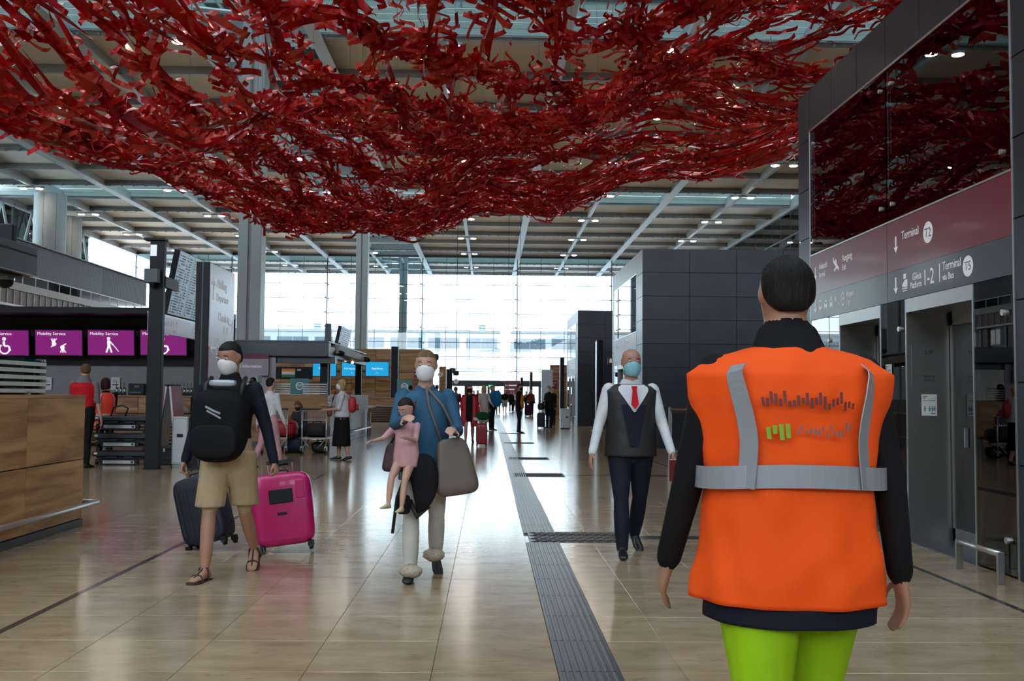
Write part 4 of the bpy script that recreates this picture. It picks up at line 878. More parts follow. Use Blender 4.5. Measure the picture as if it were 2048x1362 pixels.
# ================================================================== CHECK-IN WALL BEHIND
YW = 57.0
xa, xb = atY(468, 700, YW).x, atY(846, 700, YW).x; zt = atY(800, 698, YW).z
cw = thing('check_in_wall', 'tall walnut check-in wall carrying the cyan screens', 'desk wall', ((xa + xb) / 2, YW, 0)); h = (xb - xa) / 2
B('core', M_joint, cw, (-h, h, .04, .8, 0, zt - .02)); B('end_panel', M_white, cw, (h, h + .05, 0, 1.6, 0, zt + .05))
for i in range(8):
    for k in range(6): B('wood_panel', M_wood_x, cw, (-h + 2 * h * i / 8 + .01, -h + 2 * h * (i + 1) / 8 - .01, 0, .04, zt * k / 6 + .008, zt * (k + 1) / 6 - .008))
M_cy = glow('cyan_screen', (.0, .36, .72), .95)
for (p0, p1), st, lab in (((626, 672), 'PCR Test', 'cyan screen reading PCR half hidden by the desk post'), ((684, 724), 'PCR Expresstest', 'cyan screen reading PCR Expresstest in the middle'), ((732, 777), 'Rapidtest', 'cyan screen reading Rapidtest beside the dark post')):
    t, s, w2, h2 = monitor(p0, p1, 724, 752, 52, M_cy, lab, None, 0); text(s, st, .15 if len(st) < 10 else .12, (0, -.007, -.02), JX, JZ, M_txts, 'CENTER'); flat(s, 'mark', [stroke((-.06, -.26), (0, -.18), .02), stroke((0, -.18), (.06, -.26), .02)], (0, -.007, 0), JX, JZ, M_txt)
    B('hanger', M_black, t, (-.04, .04, .3, 5.0, -.04, .04))
bs = thing('desk_number_strip', 'black number strip with an orange white and green poster', 'sign', atY(590, 746, 52)); B('strip', M_black, bs, (-1.0, .9, 0, .08, -.32, .32)); q = B('poster', M_paper, bs, (-.68, 0, -.01, 0, -.22, .22)); B('poster_top', pm('orange_print', (.75, .25, .06), .6), q, (-.68, 0, -.014, -.01, .08, .22)); B('poster_foot', pm('green_print', (.05, .2, .1), .6), q, (-.68, 0, -.014, -.01, -.22, -.08)); text(bs, '424', .14, (.1, -.01, .12), JX, JZ, M_txt); B('hanger', M_black, bs, (-.04, .04, .08, 5.0, -.04, .04))
cc = thing('check_in_counter', 'slatted walnut check-in counter under the Rapidtest screen', 'counter', (atY(757, 800, 49).x, 49, 0)); B('body', M_joint, cc, (-1.9, .75, .06, .7, 0, 1.14)); B('counter_top', M_wood_x, cc, (-1.95, .8, 0, .75, 1.14, 1.2)); B('front_panel', M_wood_x, cc, (-1.9, .75, .02, .06, .82, 1.13))
for k in range(9): B('slat', M_woodd, cc, (-1.9, .75, .0, .06, .06 + k * .085, .105 + k * .085))
B('kick_ledge', M_white, cc, (-1.9, .75, -.05, .0, .78, .81))
def banner(px0, px1, py0, py1, y, mat, lab, st=None):
    c = atY((px0 + px1) / 2, (py0 + py1) / 2, y); w2, h2 = (px1 - px0) / 4000 * y, (py1 - py0) / 4000 * y; t = thing('roll_up_banner', lab, 'banner', (c.x, y, 0))
    p = B('panel', mat, t, (-w2, w2, 0, .02, c.z - h2, c.z + h2)); B('foot', M_steel, t, (-w2, w2, -.1, .15, 0, .06)); B('mast', M_steel, t, (-.015, .015, .03, .05, 0, c.z + h2)); B('lower_panel', mat, t, (-w2, w2, 0, .02, .06, c.z - h2))
    ring = [stroke((h2 * .4 * math.cos(k * .5236), h2 * .4 * math.sin(k * .5236)), (h2 * .4 * math.cos(k * .5236 + .53), h2 * .4 * math.sin(k * .5236 + .53)), h2 * .07) for k in range(12)]
    flat(p, 'emblem_ring', ring, (0, -.001, c.z + h2 * .15), JX, JZ, M_txt); text(p, 'MT', h2 * .42, (0, -.002, c.z + h2 * .02), JX, JZ, M_txt, 'CENTER')
    if st: text(p, st, h2 * .34, (0, -.002, c.z - h2 * .72), JX, JZ, M_txt, 'CENTER', sx=.8)
M_tb = pm('teal_banner', (.10, .33, .37), .5, var=.04)
banner(581, 617, 757, 792, 40, M_tb, 'teal banner with ring emblem behind the frosted desk screen')
banner(794, 824, 760, 792, 46, M_tb, 'teal MEDICARE banner behind the mother with child', 'MEDICARE')
post(atY(781, 800, 50).x, 50, 3.75, 'dark sign post between the Rapidtest screen and the teal banner', wd=.34)
lb = thing('desk_sign', 'burgundy check-in number sign on the far wooden wall', 'sign', atY(842, 745, 56.7)); B('board', M_burgL, lb, (-.4, .3, 0, .06, -.3, .3)); text(lb, 'Check-in', .16, (-.36, -.005, .05), JX, JZ, M_txt); text(lb, '420', .16, (-.36, -.005, -.14), JX, JZ, M_txt); B('fixing', M_black, lb, (-.1, .1, .06, .3, -.05, .05))
# further desk walls down the hall
def wing_l(px0, px1, py, y, lab):
    a_, b_2 = atY(px0, py, y), atY(px1, py, y); wing(a_.x, b_2.x, y, a_.z, lab)
wing_l(879, 892, 733, 80, 'narrow wooden desk wall far down the hall below the clock')
post(atY(893, 760, 72).x, 72, 3.2, 'dark post far down the hall below the wall speakers', wd=.4)
for px, py, y, lab in ((881, 749, 76, 'round station clock hanging far down the hall'), (912, 763, 105, 'smaller round clock hanging furthest down the hall')):
    t = thing('clock', lab, 'clock', atY(px, py, y)); r = 10 / 2000 * y / 2; MB().tube([(0, 0, 0), (0, .12, 0)], r * 1.02, 20).build('case', M_steel, t); MB().tube([(0, -.012, 0), (0, 0, 0)], r * .92, 20).build('face', M_paper, t); flat(t, 'hands', [stroke((0, 0), (0, r * .6), r * .1), stroke((0, 0), (r * .45, -r * .1), r * .1)], (0, -.013, 0), JX, JZ, M_ink); (B('arm', M_black, t, (-.05, .05, .12, 4.05, -.05, .05)) if y < 90 else B('rod', M_black, t, (-.03, .03, .03, .09, r, HC - .16 - t.location.z)))
for px, py, y, lab in ((869, 721, 60, 'black loudspeaker on the end of the walnut check-in wall'), (905, 746, 80, 'black loudspeaker right of the round clock'), (912, 751, 84, 'lower black loudspeaker below another one far off')):
    t = thing('wall_speaker', lab, 'speaker', atY(px, py, y)); softbox(.5, .4, .4, 4).build('cabinet', M_black, t, True); B('bracket', M_black, t, (-.8, -.1, .1, .16, .18, .24)); B('grille', M_rubber, t, (-.2, .2, -.21, -.19, .06, .34))
# ================================================================== LUGGAGE CARTS
def cart(px, lab, y):
    t = thing('luggage_cart', lab, 'luggage cart', (atZ(px, 905).x, y, 0), 0, 'luggage carts at the information desk')
    for s in (-1, 1):
        MB().tube([(s * .27, 0, .1), (s * .275, .02, .5), (s * .28, 0, 1.0)], .019, 8).build('upright', M_steelL, t, True)
        w_ = MB().tube([(s * .27 - .018, -.02, .075), (s * .27 + .018, -.02, .075)], .075, 16).build('wheel', M_rubber, t); B('fork', M_steelL, w_, (s * .27 - .03, s * .27 + .03, -.06, .02, .07, .17))
        MB().tube([(s * .27, 0, .12), (s * .2, .5, .3), (s * .12, .95, .28)], .016, 6).build('side_tube', M_steelL, t, True)
        MB().tube([(s * .26, .0, .34), (s * .15, -.02, .2), (s * .08, .0, .12)], .01, 6).build('strut', M_steelL, t, True)
    MB().tube([(0 - .02, .9, .06), (.02, .9, .06)], .06, 12).build('caster', M_rubber, t); B('platform', M_steel, t, (-.26, .26, -.02, .9, .33, .355)); B('front_bar', M_steelL, t, (-.28, .28, -.03, .0, .34, .37)); B('push_bar', M_rubber, t, (-.3, .3, -.05, -.01, .99, 1.03))
    bk = MB().tube([(-.27, -.04, .98), (.27, -.04, .98), (.25, .26, .98), (-.25, .26, .98)], .009, 5, True).tube([(-.25, -.02, .76), (.25, -.02, .76), (.23, .22, .76), (-.23, .22, .76)], .009, 5, True)
    for i in range(12): x = -.25 + i * .0455; bk.tube([(x, -.03, .98), (x * .95, -.02, .76)], .006, 4)
    for i in range(10): x = -.23 + i * .051; bk.tube([(x, .25, .98), (x * .95, .22, .76), (x * .95, -.02, .76)], .006, 4)
    bk.build('wire_basket', M_steelL, t); return t
ca = cart(557, 'steel luggage cart loaded with a red bag', 22.9); cb2 = cart(636, 'steel luggage cart loaded with black bags beside the blonde woman', 22.9)
def bag(name, lab, cat, loc, w, d, h, mat, seed=1, p=3.5, handle=True):
    t = thing(name, lab, cat, loc); softbox(w, d, h, p, wob=.03, seed=seed).build('body', mat, t, True)
    if handle: MB().tube([(-w * .2, -d * .1, h * .97), (-w * .12, -d * .12, h * 1.12), (w * .12, -d * .12, h * 1.12), (w * .2, -d * .1, h * .97)], .012, 6).build('handle', M_rubber, t, True)
    MB().tube([(-w * .46, -d * .38, h * .78), (0, -d * .47, h * .82), (w * .46, -d * .38, h * .78)], .006, 5).build('zip', M_rubber, t); return t
M_redb = pm('red_nylon', (.42, .02, .03), .5, bump=.3, bscale=12); M_blk = pm('black_nylon', (.014, .015, .018), .6, bump=.3, bscale=14); M_navy = pm('navy_nylon', (.012, .022, .05), .55, bump=.3, bscale=14)
bag('duffel_bag', 'bulky red duffel bag on the luggage cart', 'bag', (ca.location.x + .02, 23.3, .356), .82, .7, .42, M_redb, 3)
bag('duffel_bag', 'navy bag under the red duffel beside the cart', 'bag', (ca.location.x + .38, 23.5, 0), .42, .5, .36, M_navy, 5)
bag('duffel_bag', 'large black bag lying on the cart beside the blonde woman', 'bag', (cb2.location.x, 23.35, .356), .56, .7, .34, M_blk, 6)
bag('duffel_bag', 'dark grey bag standing on the floor beneath the cart', 'bag', (cb2.location.x + .05, 23.5, 0), .40, .4, .25, pm('grey_nylon', (.03, .032, .035), .6, bump=.2), 8)
# ================================================================== PEOPLE
import numpy as np
from mathutils import noise
SKIN = {k: pm('skin_' + k, c, .5, var=.05) for k, c in {'light': (.52, .30, .22), 'tan': (.40, .21, .14), 'dark': (.20, .095, .06)}.items()}
def cloth(name, c, rough=.8, bump=.35, bs=9): return pm('cloth_' + name, c, rough, var=.14, scale=6, bump=bump, bscale=bs, spec=.15)
JOBS = []
def V(*a): return Vector(a)
def loft(rings, tag, round_ends=True):
    """rings: (centre, half axis a, half axis b); returns a closed prim"""
    if round_ends:
        (c0, a0, b0), (c1, a1, b1) = rings[0], rings[1]; d = (c0 - c1).normalized(); r = min(a0.length, b0.length)
        head = [(c0 + d * r * .92, a0 * .38, b0 * .38), (c0 + d * r * .6, a0 * .78, b0 * .78)]
        (c0, a0, b0), (c1, a1, b1) = rings[-1], rings[-2]; d = (c0 - c1).normalized(); r = min(a0.length, b0.length)
        rings = head + list(rings) + [(c0 + d * r * .6, a0 * .78, b0 * .78), (c0 + d * r * .92, a0 * .38, b0 * .38)]
    return (rings, tag)
def limb(p, q, r0, r1, tag, bulge=0.0):
    d = (q - p).normalized(); e = d.cross(V(1, 0, 0) if abs(d.x) < .9 else V(0, 1, 0)).normalized(); g = e.cross(d); rs = []
    for t in (0, .3, .65, 1):
        r = r0 + (r1 - r0) * t + bulge * math.sin(math.pi * t); rs.append((p + (q - p) * t, e * r, g * r))
    return loft(rs, tag)
def ball(c, rx, ry, rz, tag):
    return ([(V(c[0], c[1], c[2] + rz * math.sin(a)), V(rx * math.cos(a), 0, 0), V(0, ry * math.cos(a), 0)) for a in [-1.45 + 2.9 * i / 8 for i in range(9)]], tag)
def job(parent, name, prims, mats, voxel, smooth=3):
    m = MB(); n = 14
    for rings, tg in prims:
        rr = [[c + a * math.cos(2 * math.pi * k / n) + b * math.sin(2 * math.pi * k / n) for k in range(n)] for c, a, b in rings]
        c0, a0, b0 = rings[0]; ax = rings[-1][0] - c0
        if a0.cross(b0).dot(ax) < 0: rr = [r[::-1] for r in rr]
        m.rings(rr)
    o = bpy.data.objects.new('tmp', m.mesh('tmp')); col.objects.link(o); md = o.modifiers.new('r', 'REMESH'); md.mode = 'VOXEL'; md.voxel_size = voxel
    JOBS.append((o, parent, name, prims, mats, smooth))
def run_jobs():
    dg = bpy.context.evaluated_depsgraph_get()
    for o, parent, name, prims, mats, smooth in JOBS:
        me = bpy.data.meshes.new_from_object(o.evaluated_get(dg)); me.name = name
        nv = len(me.vertices); co = np.empty(nv * 3, dtype=np.float32); me.vertices.foreach_get('co', co); co = co.reshape(-1, 3)
        ed = np.empty(len(me.edges) * 2, dtype=np.int32); me.edges.foreach_get('vertices', ed); ed = ed.reshape(-1, 2)
        deg = np.bincount(ed.ravel(), minlength=nv).astype(np.float32)[:, None]; deg[deg == 0] = 1
        for _ in range(smooth):
            s = np.zeros_like(co)
            for k in range(3):
                s[:, k] = np.bincount(ed[:, 0], co[ed[:, 1], k], nv) + np.bincount(ed[:, 1], co[ed[:, 0], k], nv)
            co = co * .45 + .55 * s / deg
        me.vertices.foreach_set('co', co.ravel()); tags = list(mats)
        me.materials.clear()
        for t in tags: me.materials.append(mats[t])
        if len(tags) > 1:
            np_ = len(me.polygons); fc = np.empty(np_ * 3, dtype=np.float32); me.polygons.foreach_get('center', fc); fc = fc.reshape(-1, 3); best = np.full(np_, 1e9, dtype=np.float32); idx = np.zeros(np_, dtype=np.int32)
            for rings, tg in prims:
                for (c0, a0, b0), (c1, a1, b1) in zip(rings, rings[1:]):
                    A = np.array(c0, dtype=np.float32); D = np.array(c1, dtype=np.float32) - A; L2 = float(D @ D) or 1e-9
                    t = np.clip(((fc - A) @ D) / L2, 0, 1)[:, None]; q = fc - (A + t * D)
                    an, bn = (np.array(a0.normalized()), np.array(b0.normalized())); la = a0.length * (1 - t[:, 0]) + a1.length * t[:, 0] + 1e-4; lb = b0.length * (1 - t[:, 0]) + b1.length * t[:, 0] + 1e-4
                    dn = D / math.sqrt(L2); ra = q @ an / la; rb = q @ bn / lb; ex = q @ dn
                    dist = (np.sqrt(ra * ra + rb * rb) - 1) * np.minimum(la, lb) + np.abs(ex) * 1.3
                    k = dist < best; best[k] = dist[k]; idx[k] = tags.index(tg)
            me.polygons.foreach_set('material_index', idx)
        me.update(); me.shade_smooth(); link(name, me, parent); tm = o.data; bpy.data.objects.remove(o); bpy.data.meshes.remove(tm)
    JOBS.clear()
HEADR = [(-.50, .10, .20, .09), (-.44, .20, .17, .18), (-.33, .275, .11, .27), (-.18, .315, .05, .34), (-.02, .345, .01, .385), (.12, .355, .0, .40), (.26, .345, -.01, .395), (.38, .28, -.02, .33), (.46, .17, -.03, .21), (.5, .06, -.03, .09)]
def person(label, x, y, face, H=1.75, z=0.0, legs=((0, 0), (0, 0)), arms=((0, 8, 10, 0), (0, 8, 10, 0)), lean=0, head=(0, 0), skin='light', top=None, sleeve='long', bottom=None, bot='trousers', shoe=None,
           hair=None, hairc=(.03, .02, .015), mask=None, vox=.012, fat=1.0, sit=False, group=None, grip=(False, False), socks=None, fingers=None, cat='person', collar=None, name='person', sleevec=None, stand=True, hs=1.0):
    """legs: (swing forward, knee bend) right, left; arms: (forward, outward, elbow, inward) right, left; face: degrees about Z, 0 looks at the viewer"""
    t = thing(name, label, cat, (x, y, z), R_(face), group); h = H; k = fat; P = []; sk = SKIN[skin]; fingers = vox < .011 if fingers is None else fingers
    mats = {'skin': sk, 'top': top, 'bot': bottom, 'shoe': shoe or M_rubber, 'sleeve': sleevec or top}
    pel = V(0, 0, .53 * h); low = 9; legp = []; feet = []
    for i, s in enumerate((-1, 1)):
        sw, kn = R_(legs[i][0]), R_(legs[i][1]); hip = pel + V(s * .052 * h, 0, -.015 * h); d1 = V(s * .02, -math.sin(sw), -math.cos(sw)).normalized(); knee = hip + d1 * (.245 * h)
        d2 = V(0, -math.sin(sw - kn), -math.cos(sw - kn)); ank = knee + d2 * (.235 * h); legp.append((hip, knee, ank, sw - kn)); low = min(low, ank.z - .04 * h)
    dz = V(0, 0, -low) if stand else V(0, 0, 0); pel = pel + dz
    for i, s in enumerate((-1, 1)):
        hip, knee, ank, an = legp[i]; hip, knee, ank = hip + dz, knee + dz, ank + dz
        tb = 'skin' if bot in ('skirt', 'dress') else 'bot'; q = 1.0 if tb == 'skin' else 1.16
        if bot == 'shorts':
            mid = hip + (knee - hip) * .88; P.append(([(hip + V(0, 0, .02 * h), V(.062 * h * k, 0, 0), V(0, .064 * h, 0)), (hip + (mid - hip) * .5, V(.060 * h * k, 0, 0), V(0, .062 * h, 0)), (mid, V(.060 * h * k, 0, 0), V(0, .062 * h, 0)), (mid - V(0, 0, .004), V(.056 * h * k, 0, 0), V(0, .058 * h, 0))], 'bot')); P.append(limb(mid, knee, .034 * h, .029 * h, 'skin')); P.append(limb(knee, ank, .029 * h, .018 * h, 'skin', .006 * h))
        else:
            P.append(limb(hip, knee, .053 * h * q * k, .032 * h * q, tb)); P.append(limb(knee, ank, .031 * h * q, (.019 if tb == 'skin' else .024) * h * q, tb, .006 * h))
        fa = max(-.9, min(.5, an * .8 if an < 0 else an * .3)); fd = V(s * .12, -math.cos(fa), math.sin(fa)).normalized(); up = V(0, math.sin(fa), math.cos(fa)) ; sdv = fd.cross(up).normalized()
        hl = ank - fd * (.022 * h) - up * (.018 * h); 
        P.append(loft([(hl, sdv * .020 * h, up * .022 * h), (ank + fd * .02 * h - up * .016 * h, sdv * .022 * h, up * .024 * h), (ank + fd * .07 * h - up * .026 * h, sdv * .026 * h, up * .014 * h), (ank + fd * .105 * h - up * .03 * h, sdv * .022 * h, up * .010 * h)], 'shoe'))
        feet.append((ank, fd, up, sdv))
        if socks: P.append(limb(knee + (ank - knee) * .55, ank, .022 * h, .02 * h, 'sock'))
    if socks: mats['sock'] = socks
    ln = R_(lean); U = V(0, -math.sin(ln), math.cos(ln)); Fw = V(0, -math.cos(ln), -math.sin(ln)); Xv = V(1, 0, 0)
    def ring(u, rx, ry, f=0): return (pel + U * (u * h) + Fw * (f * h), Xv * (rx * h * k), Fw * (ry * h * k))
    P.append(loft([ring(-.03, .088, .066), ring(.02, .096, .070), ring(.06, .092, .066)], 'bot'))
    P.append(loft([ring(.03, .094, .069), ring(.10, .088, .064), ring(.18, .098, .068, .003), ring(.24, .106, .066, .002), ring(.277, .096, .052), ring(.292, .054, .042)], 'top'))
    neck = pel + U * (.30 * h); hh = .132 * h * hs; yaw, pit = R_(head[0]), R_(head[1])
    f0 = Fw; hf = (Fw * math.cos(yaw) + Xv * math.sin(yaw)); hr = hf.cross(U).normalized() * -1; hu = (U * math.cos(pit) + hf * math.sin(pit)).normalized(); hf = (hf * math.cos(pit) - U * math.sin(pit)).normalized(); hr = hu.cross(hf).normalized()
    hc = neck + U * (.105 * h + .05 * h * (hs - 1)) + Fw * (.012 * h)
    P.append(limb(neck - U * .02 * h, hc - hu * .03 * h, .035 * h, .032 * h, 'skin'))
    P.append(([(hc + hu * (a * hh) + hf * (c * hh), hr * (b * hh), hf * (d * hh)) for a, b, c, d in HEADR], 'skin'))
    P.append(limb(hc + hu * .03 * hh + hf * .37 * hh, hc - hu * .13 * hh + hf * .44 * hh, .030 * hh, .062 * hh, 'skin'))
    for s in (-1, 1): e = hc + hr * (s * .355 * hh) - hf * .04 * hh; P.append(loft([(e + hu * .10 * hh, hr * .03 * hh, hf * .06 * hh), (e, hr * .045 * hh, hf * .085 * hh), (e - hu * .1 * hh, hr * .03 * hh, hf * .04 * hh)], 'skin'))
    hands = []
    for i, s in enumerate((-1, 1)):
        fw, ou, el, inn = [R_(v) for v in arms[i]]; sh = pel + U * (.272 * h) + Xv * (s * .102 * h * (.5 + .5 * k))
        d1 = Xv * (s * math.sin(ou)) + (Fw * math.sin(fw) - U * math.cos(fw)) * math.cos(ou); elb = sh + d1 * (.172 * h); o2 = ou - inn
        d2 = Xv * (s * math.sin(o2)) + (Fw * math.sin(fw + el) - U * math.cos(fw + el)) * math.cos(o2); wr = elb + d2 * (.148 * h)
        ts = 'skin' if sleeve == 'none' else 'sleeve'; tf = 'sleeve' if sleeve == 'long' else 'skin'
        P.append(limb(sh, elb, .035 * h, .027 * h, ts)); P.append(limb(elb, wr, .026 * h if tf != 'skin' else .023 * h, .021 * h if tf != 'skin' else .0155 * h, tf))
        c_ = (Fw - d2 * Fw.dot(d2)).normalized(); n_ = d2.cross(c_).normalized(); 
        if n_.dot(Xv) * s > 0: n_ = -n_
        pl = wr + d2 * (.052 * h); P.append(loft([(wr, c_ * .015 * h, n_ * .012 * h), (wr + d2 * .028 * h, c_ * .022 * h, n_ * .010 * h), (pl, c_ * .023 * h, n_ * .009 * h)], 'skin'))
        g = 1.25 if grip[i] else .35
        if fingers:
            for j, (of, L) in enumerate(((-.75, .036), (-.25, .043), (.27, .046), (.78, .042))):
                b0 = pl + c_ * (of * .022 * h); da = (d2 * math.cos(g) + n_ * math.sin(g)); db = (d2 * math.cos(g * 2.1) + n_ * math.sin(g * 2.1)); m1 = b0 + da * (L * .55 * h); P.append(limb(b0 - d2 * .005 * h, m1, .0050 * h, .0047 * h, 'skin')); P.append(limb(m1, m1 + db * (L * .5 * h), .0047 * h, .0040 * h, 'skin'))
            b0 = wr + d2 * .018 * h + c_ * .016 * h; m1 = b0 + (d2 * .6 + c_ * .7 + n_ * .25).normalized() * (.026 * h); P.append(limb(b0, m1, .0064 * h, .0054 * h, 'skin')); P.append(limb(m1, m1 + (d2 * .9 + c_ * .1 + n_ * .4).normalized() * (.022 * h), .0054 * h, .0044 * h, 'skin'))
        else:
            P.append(limb(pl, pl + (d2 + n_ * g).normalized() * .04 * h, .012 * h, .009 * h, 'skin')); P.append(limb(wr + d2 * .02 * h + c_ * .015 * h, wr + d2 * .045 * h + c_ * .028 * h, .007 * h, .005 * h, 'skin'))
        hands.append(pl + n_ * .012 * h)
    if collar: P.append(loft([ring(.285, .066, .05), ring(.315, .046, .042, .004)], 'collar')); mats['collar'] = collar
    used = {tg for _, tg in P}; job(t, 'body', P, {a: b for a, b in mats.items() if a in used}, vox)
    I = dict(t=t, h=h, pel=pel, U=U, Fw=Fw, hc=hc, hh=hh, hf=hf, hu=hu, hr=hr, hands=hands, neck=neck, feet=feet)
    hv = min(vox, .012) if vox < .02 else vox
    if hair:
        Q = [([(hc + hu * (a * hh) + hf * (c * hh), hr * (b * hh), hf * (d * hh)) for a, b, c, d in ((-.24, .18, -.24, .14), (-.14, .30, -.18, .23), (-.02, .362, -.13, .29), (.10, .374, -.10, .32), (.20, .370, -.07, .36), (.30, .345, -.035, .395), (.39, .29, -.025, .36), (.46, .225, -.03, .285), (.51, .15, -.03, .19), (.54, .08, -.03, .10), (.552, .02, -.03, .03))], 'hair')]
        if hair in ('bob', 'long'):
            L = -.62 if hair == 'bob' else -1.15
            Q.append(([(hc + hu * (a * hh) - hf * (.22 * hh), hr * (b * hh), hf * (d * hh)) for a, b, d in ((L, .22, .08), (L + .12, .38, .14), (-.3, .40, .2), (.1, .39, .24))], 'hair'))
            for s in (-1, 1): Q.append(loft([(hc + hu * (L * .8 * hh) + hr * (s * .36 * hh) - hf * .02 * hh, hr * .05 * hh, hf * .12 * hh), (hc - hu * .1 * hh + hr * (s * .37 * hh), hr * .06 * hh, hf * .16 * hh), (hc + hu * .25 * hh + hr * (s * .31 * hh), hr * .07 * hh, hf * .2 * hh)], 'hair'))
        if hair == 'tail': Q.append(limb(hc - hf * .4 * hh + hu * .1 * hh, hc - hf * .52 * hh - hu * .6 * hh, .12 * hh, .06 * hh, 'hair'))
        job(t, 'hair', Q, {'hair': pm('hair_%d_%d' % (hairc[0] * 1000, hairc[1] * 1000), hairc, .6, spec=.2, var=.3, scale=25, bump=.5, bscale=60, stretch=(1, 1, .25))}, hv, 2)
    if mask:
        Q = [([(hc + hu * (a * hh) + hf * (c * hh), hr * (b * hh), hf * (d * hh)) for a, b, c, d in ((-.50, .17, .18, .20), (-.42, .27, .18, .27), (-.26, .315, .17, .335), (-.10, .31, .17, .335), (.0, .23, .22, .27), (.05, .10, .30, .17))], 'mask')]
        job(t, 'face_mask', Q, {'mask': mask}, hv, 2)
        if vox < .015:
            for s in (-1, 1): MB().tube([hc + hr * (s * .26 * hh) - hu * .12 * hh + hf * .22 * hh, hc + hr * (s * .36 * hh) - hu * .02 * hh, hc + hr * (s * .37 * hh) - hf * .08 * hh + hu * .04 * hh], .002, 5).build('ear_loop', mask, t)
    if vox < .013:
        for s in (-1, 1):
            c = hc + hr * (s * .145 * hh) + hu * .045 * hh + hf * .335 * hh
            e = MB().sph((0, 0, 0), .055 * hh, n=10, m=6).build('eye', pm('eye_white', (.55, .53, .5), .2), t, True); e.location = c
            d = MB().sph((0, 0, 0), .03 * hh, n=8, m=5).build('iris', pm('iris_dark', (.03, .02, .015), .1), e, True); d.location = hf * .035 * hh
            MB().tube([c + hu * .10 * hh - hr * (.08 * hh) + hf * .03 * hh, c + hu * .125 * hh + hf * .045 * hh, c + hu * .09 * hh + hr * (.09 * hh) + hf * .01 * hh], .012 * hh, 5).build('eyebrow', pm('brow', (.03, .02, .015), .6), t)
        if not mask: MB().tube([hc - hu * .25 * hh + hf * .37 * hh - hr * .1 * hh, hc - hu * .255 * hh + hf * .4 * hh, hc - hu * .25 * hh + hf * .37 * hh + hr * .1 * hh], .02 * hh, 6).build('mouth', pm('lips', (.35, .12, .1), .5), t)
    return I
def shell(I, name, mat, rings, wob=.02, nw=7, n=40, tw=0.0, off=0.0, wr=0.0):
    """loose garment: rings (height above pelvis / H, half width / H, half depth / H, forward shift / H) around the trunk axis"""
    h, R = I['h'], []; f = []; dense = []
    for a, b in zip(rings, rings[1:]):
        for i in range(5): t = i / 5; dense.append([a[j] + (b[j] - a[j]) * t for j in range(4)])
    dense.append(list(rings[-1]))
    for i, (u, rx, ry, fs) in enumerate(dense):
        c = I['pel'] + I['U'] * (u * h) + I['Fw'] * (fs * h); ring = []; g = i / max(1, len(dense) - 1)
        for k in range(n):
            th = 2 * math.pi * k / n; q = 1 + wob * (math.sin(nw * th + 3 * g + tw) * .6 + math.sin((nw + 4) * th - 5 * g) * .4) * (1 - .7 * g)
            ring.append(c + V(1, 0, 0) * (rx * h * math.cos(th) * q + off * math.cos(th)) + I['Fw'] * (ry * h * math.sin(th) * q + off * math.sin(th)))
        if wr:
            ring = [p + (p - c).normalized() * (wr * (noise.noise(V(p.x * 5, p.y * 5, p.z * 9 + p.x * 6)) + .7 * noise.noise(V(p.x * 14, p.y * 14, p.z * 7 - p.x * 9)))) for p in ring]
        R.append(ring)
    return MB().rings(R).build(name, mat, I['t'], True)

def sandal(I, mat, wide=1.0):
    h = I['h']
    for a, f, u, s in I['feet']:
        R2 = []
        for t, w_ in ((-.045, .018), (-.02, .024), (.03, .024), (.075, .030), (.108, .026), (.122, .014)):
            c = a + f * (t * h) - u * (.040 * h); R2.append([c + s * (w_ * h * wide) + u * .006, c - s * (w_ * h * wide) + u * .006, c - s * (w_ * h * wide) - u * .008, c + s * (w_ * h * wide) - u * .008])
        so = MB().rings(R2).build('sandal_sole', mat, I['t'])
        for t, hg in ((.012, .012), (.07, -.012)):
            MB().tube([a + f * (t * h) + s * (.027 * h) - u * .036 * h, a + f * (t * h) + s * (.018 * h) + u * (hg * h - .004), a + f * (t * h) + u * (hg * h + .006), a + f * (t * h) - s * (.018 * h) + u * (hg * h - .004), a + f * (t * h) - s * (.027 * h) - u * .036 * h], .0065, 6).build('sandal_strap', mat, so)
        MB().tube([a + f * (.012 * h) + u * .012 * h, a + f * (.06 * h) - u * .006 * h, a + f * (.095 * h) - u * .02 * h], .006, 6).build('sandal_strap', mat, so)

def patch(I, vr, u0, u1, half, o, name, mat, th0=math.pi / 2, n=10):
    """piece of cloth lying on a loose garment: half(t) is its half angle along u"""
    m = MB(); G = []
    for i in range(n + 1):
        t = i / n; u = u0 + (u1 - u0) * t; G.append([vest_pt(I, vr, u, th0 + half(t) * (2 * j / 6 - 1), o + oo) for oo in (0, .004) for j in range(7)])
    m.v = [tuple(p) for r in G for p in r]; w_ = 14
    for i in range(n):
        for j in range(6): a = i * w_ + j; m.f += [(a, a + w_, a + w_ + 1, a + 1), (a + 7, a + 8, a + w_ + 8, a + w_ + 7)]
    return m.build(name, mat, I['t'], True)
W_navy = cloth('navy', (.012, .015, .028)); W_blk = cloth('black', (.010, .010, .012)); W_white = cloth('white', (.62, .64, .68)); W_beige = cloth('beige', (.42, .31, .19)); W_denim = cloth('denim', (.035, .105, .19)); W_cream = cloth('cream', (.55, .54, .50))
W_grey = cloth('grey', (.16, .16, .17)); W_red = cloth('red', (.48, .012, .02)); W_dred = cloth('dark_red', (.16, .015, .03)); W_pink = cloth('pink', (.55, .30, .33)); W_orange = pm('hivis_orange', (1.0, .10, .010), .75, var=.10, scale=3, bump=.6, bscale=3.5, spec=.2); W_lime = pm('hivis_lime', (.30, .55, .008), .75, var=.15, bump=.7, bscale=4, spec=.2)
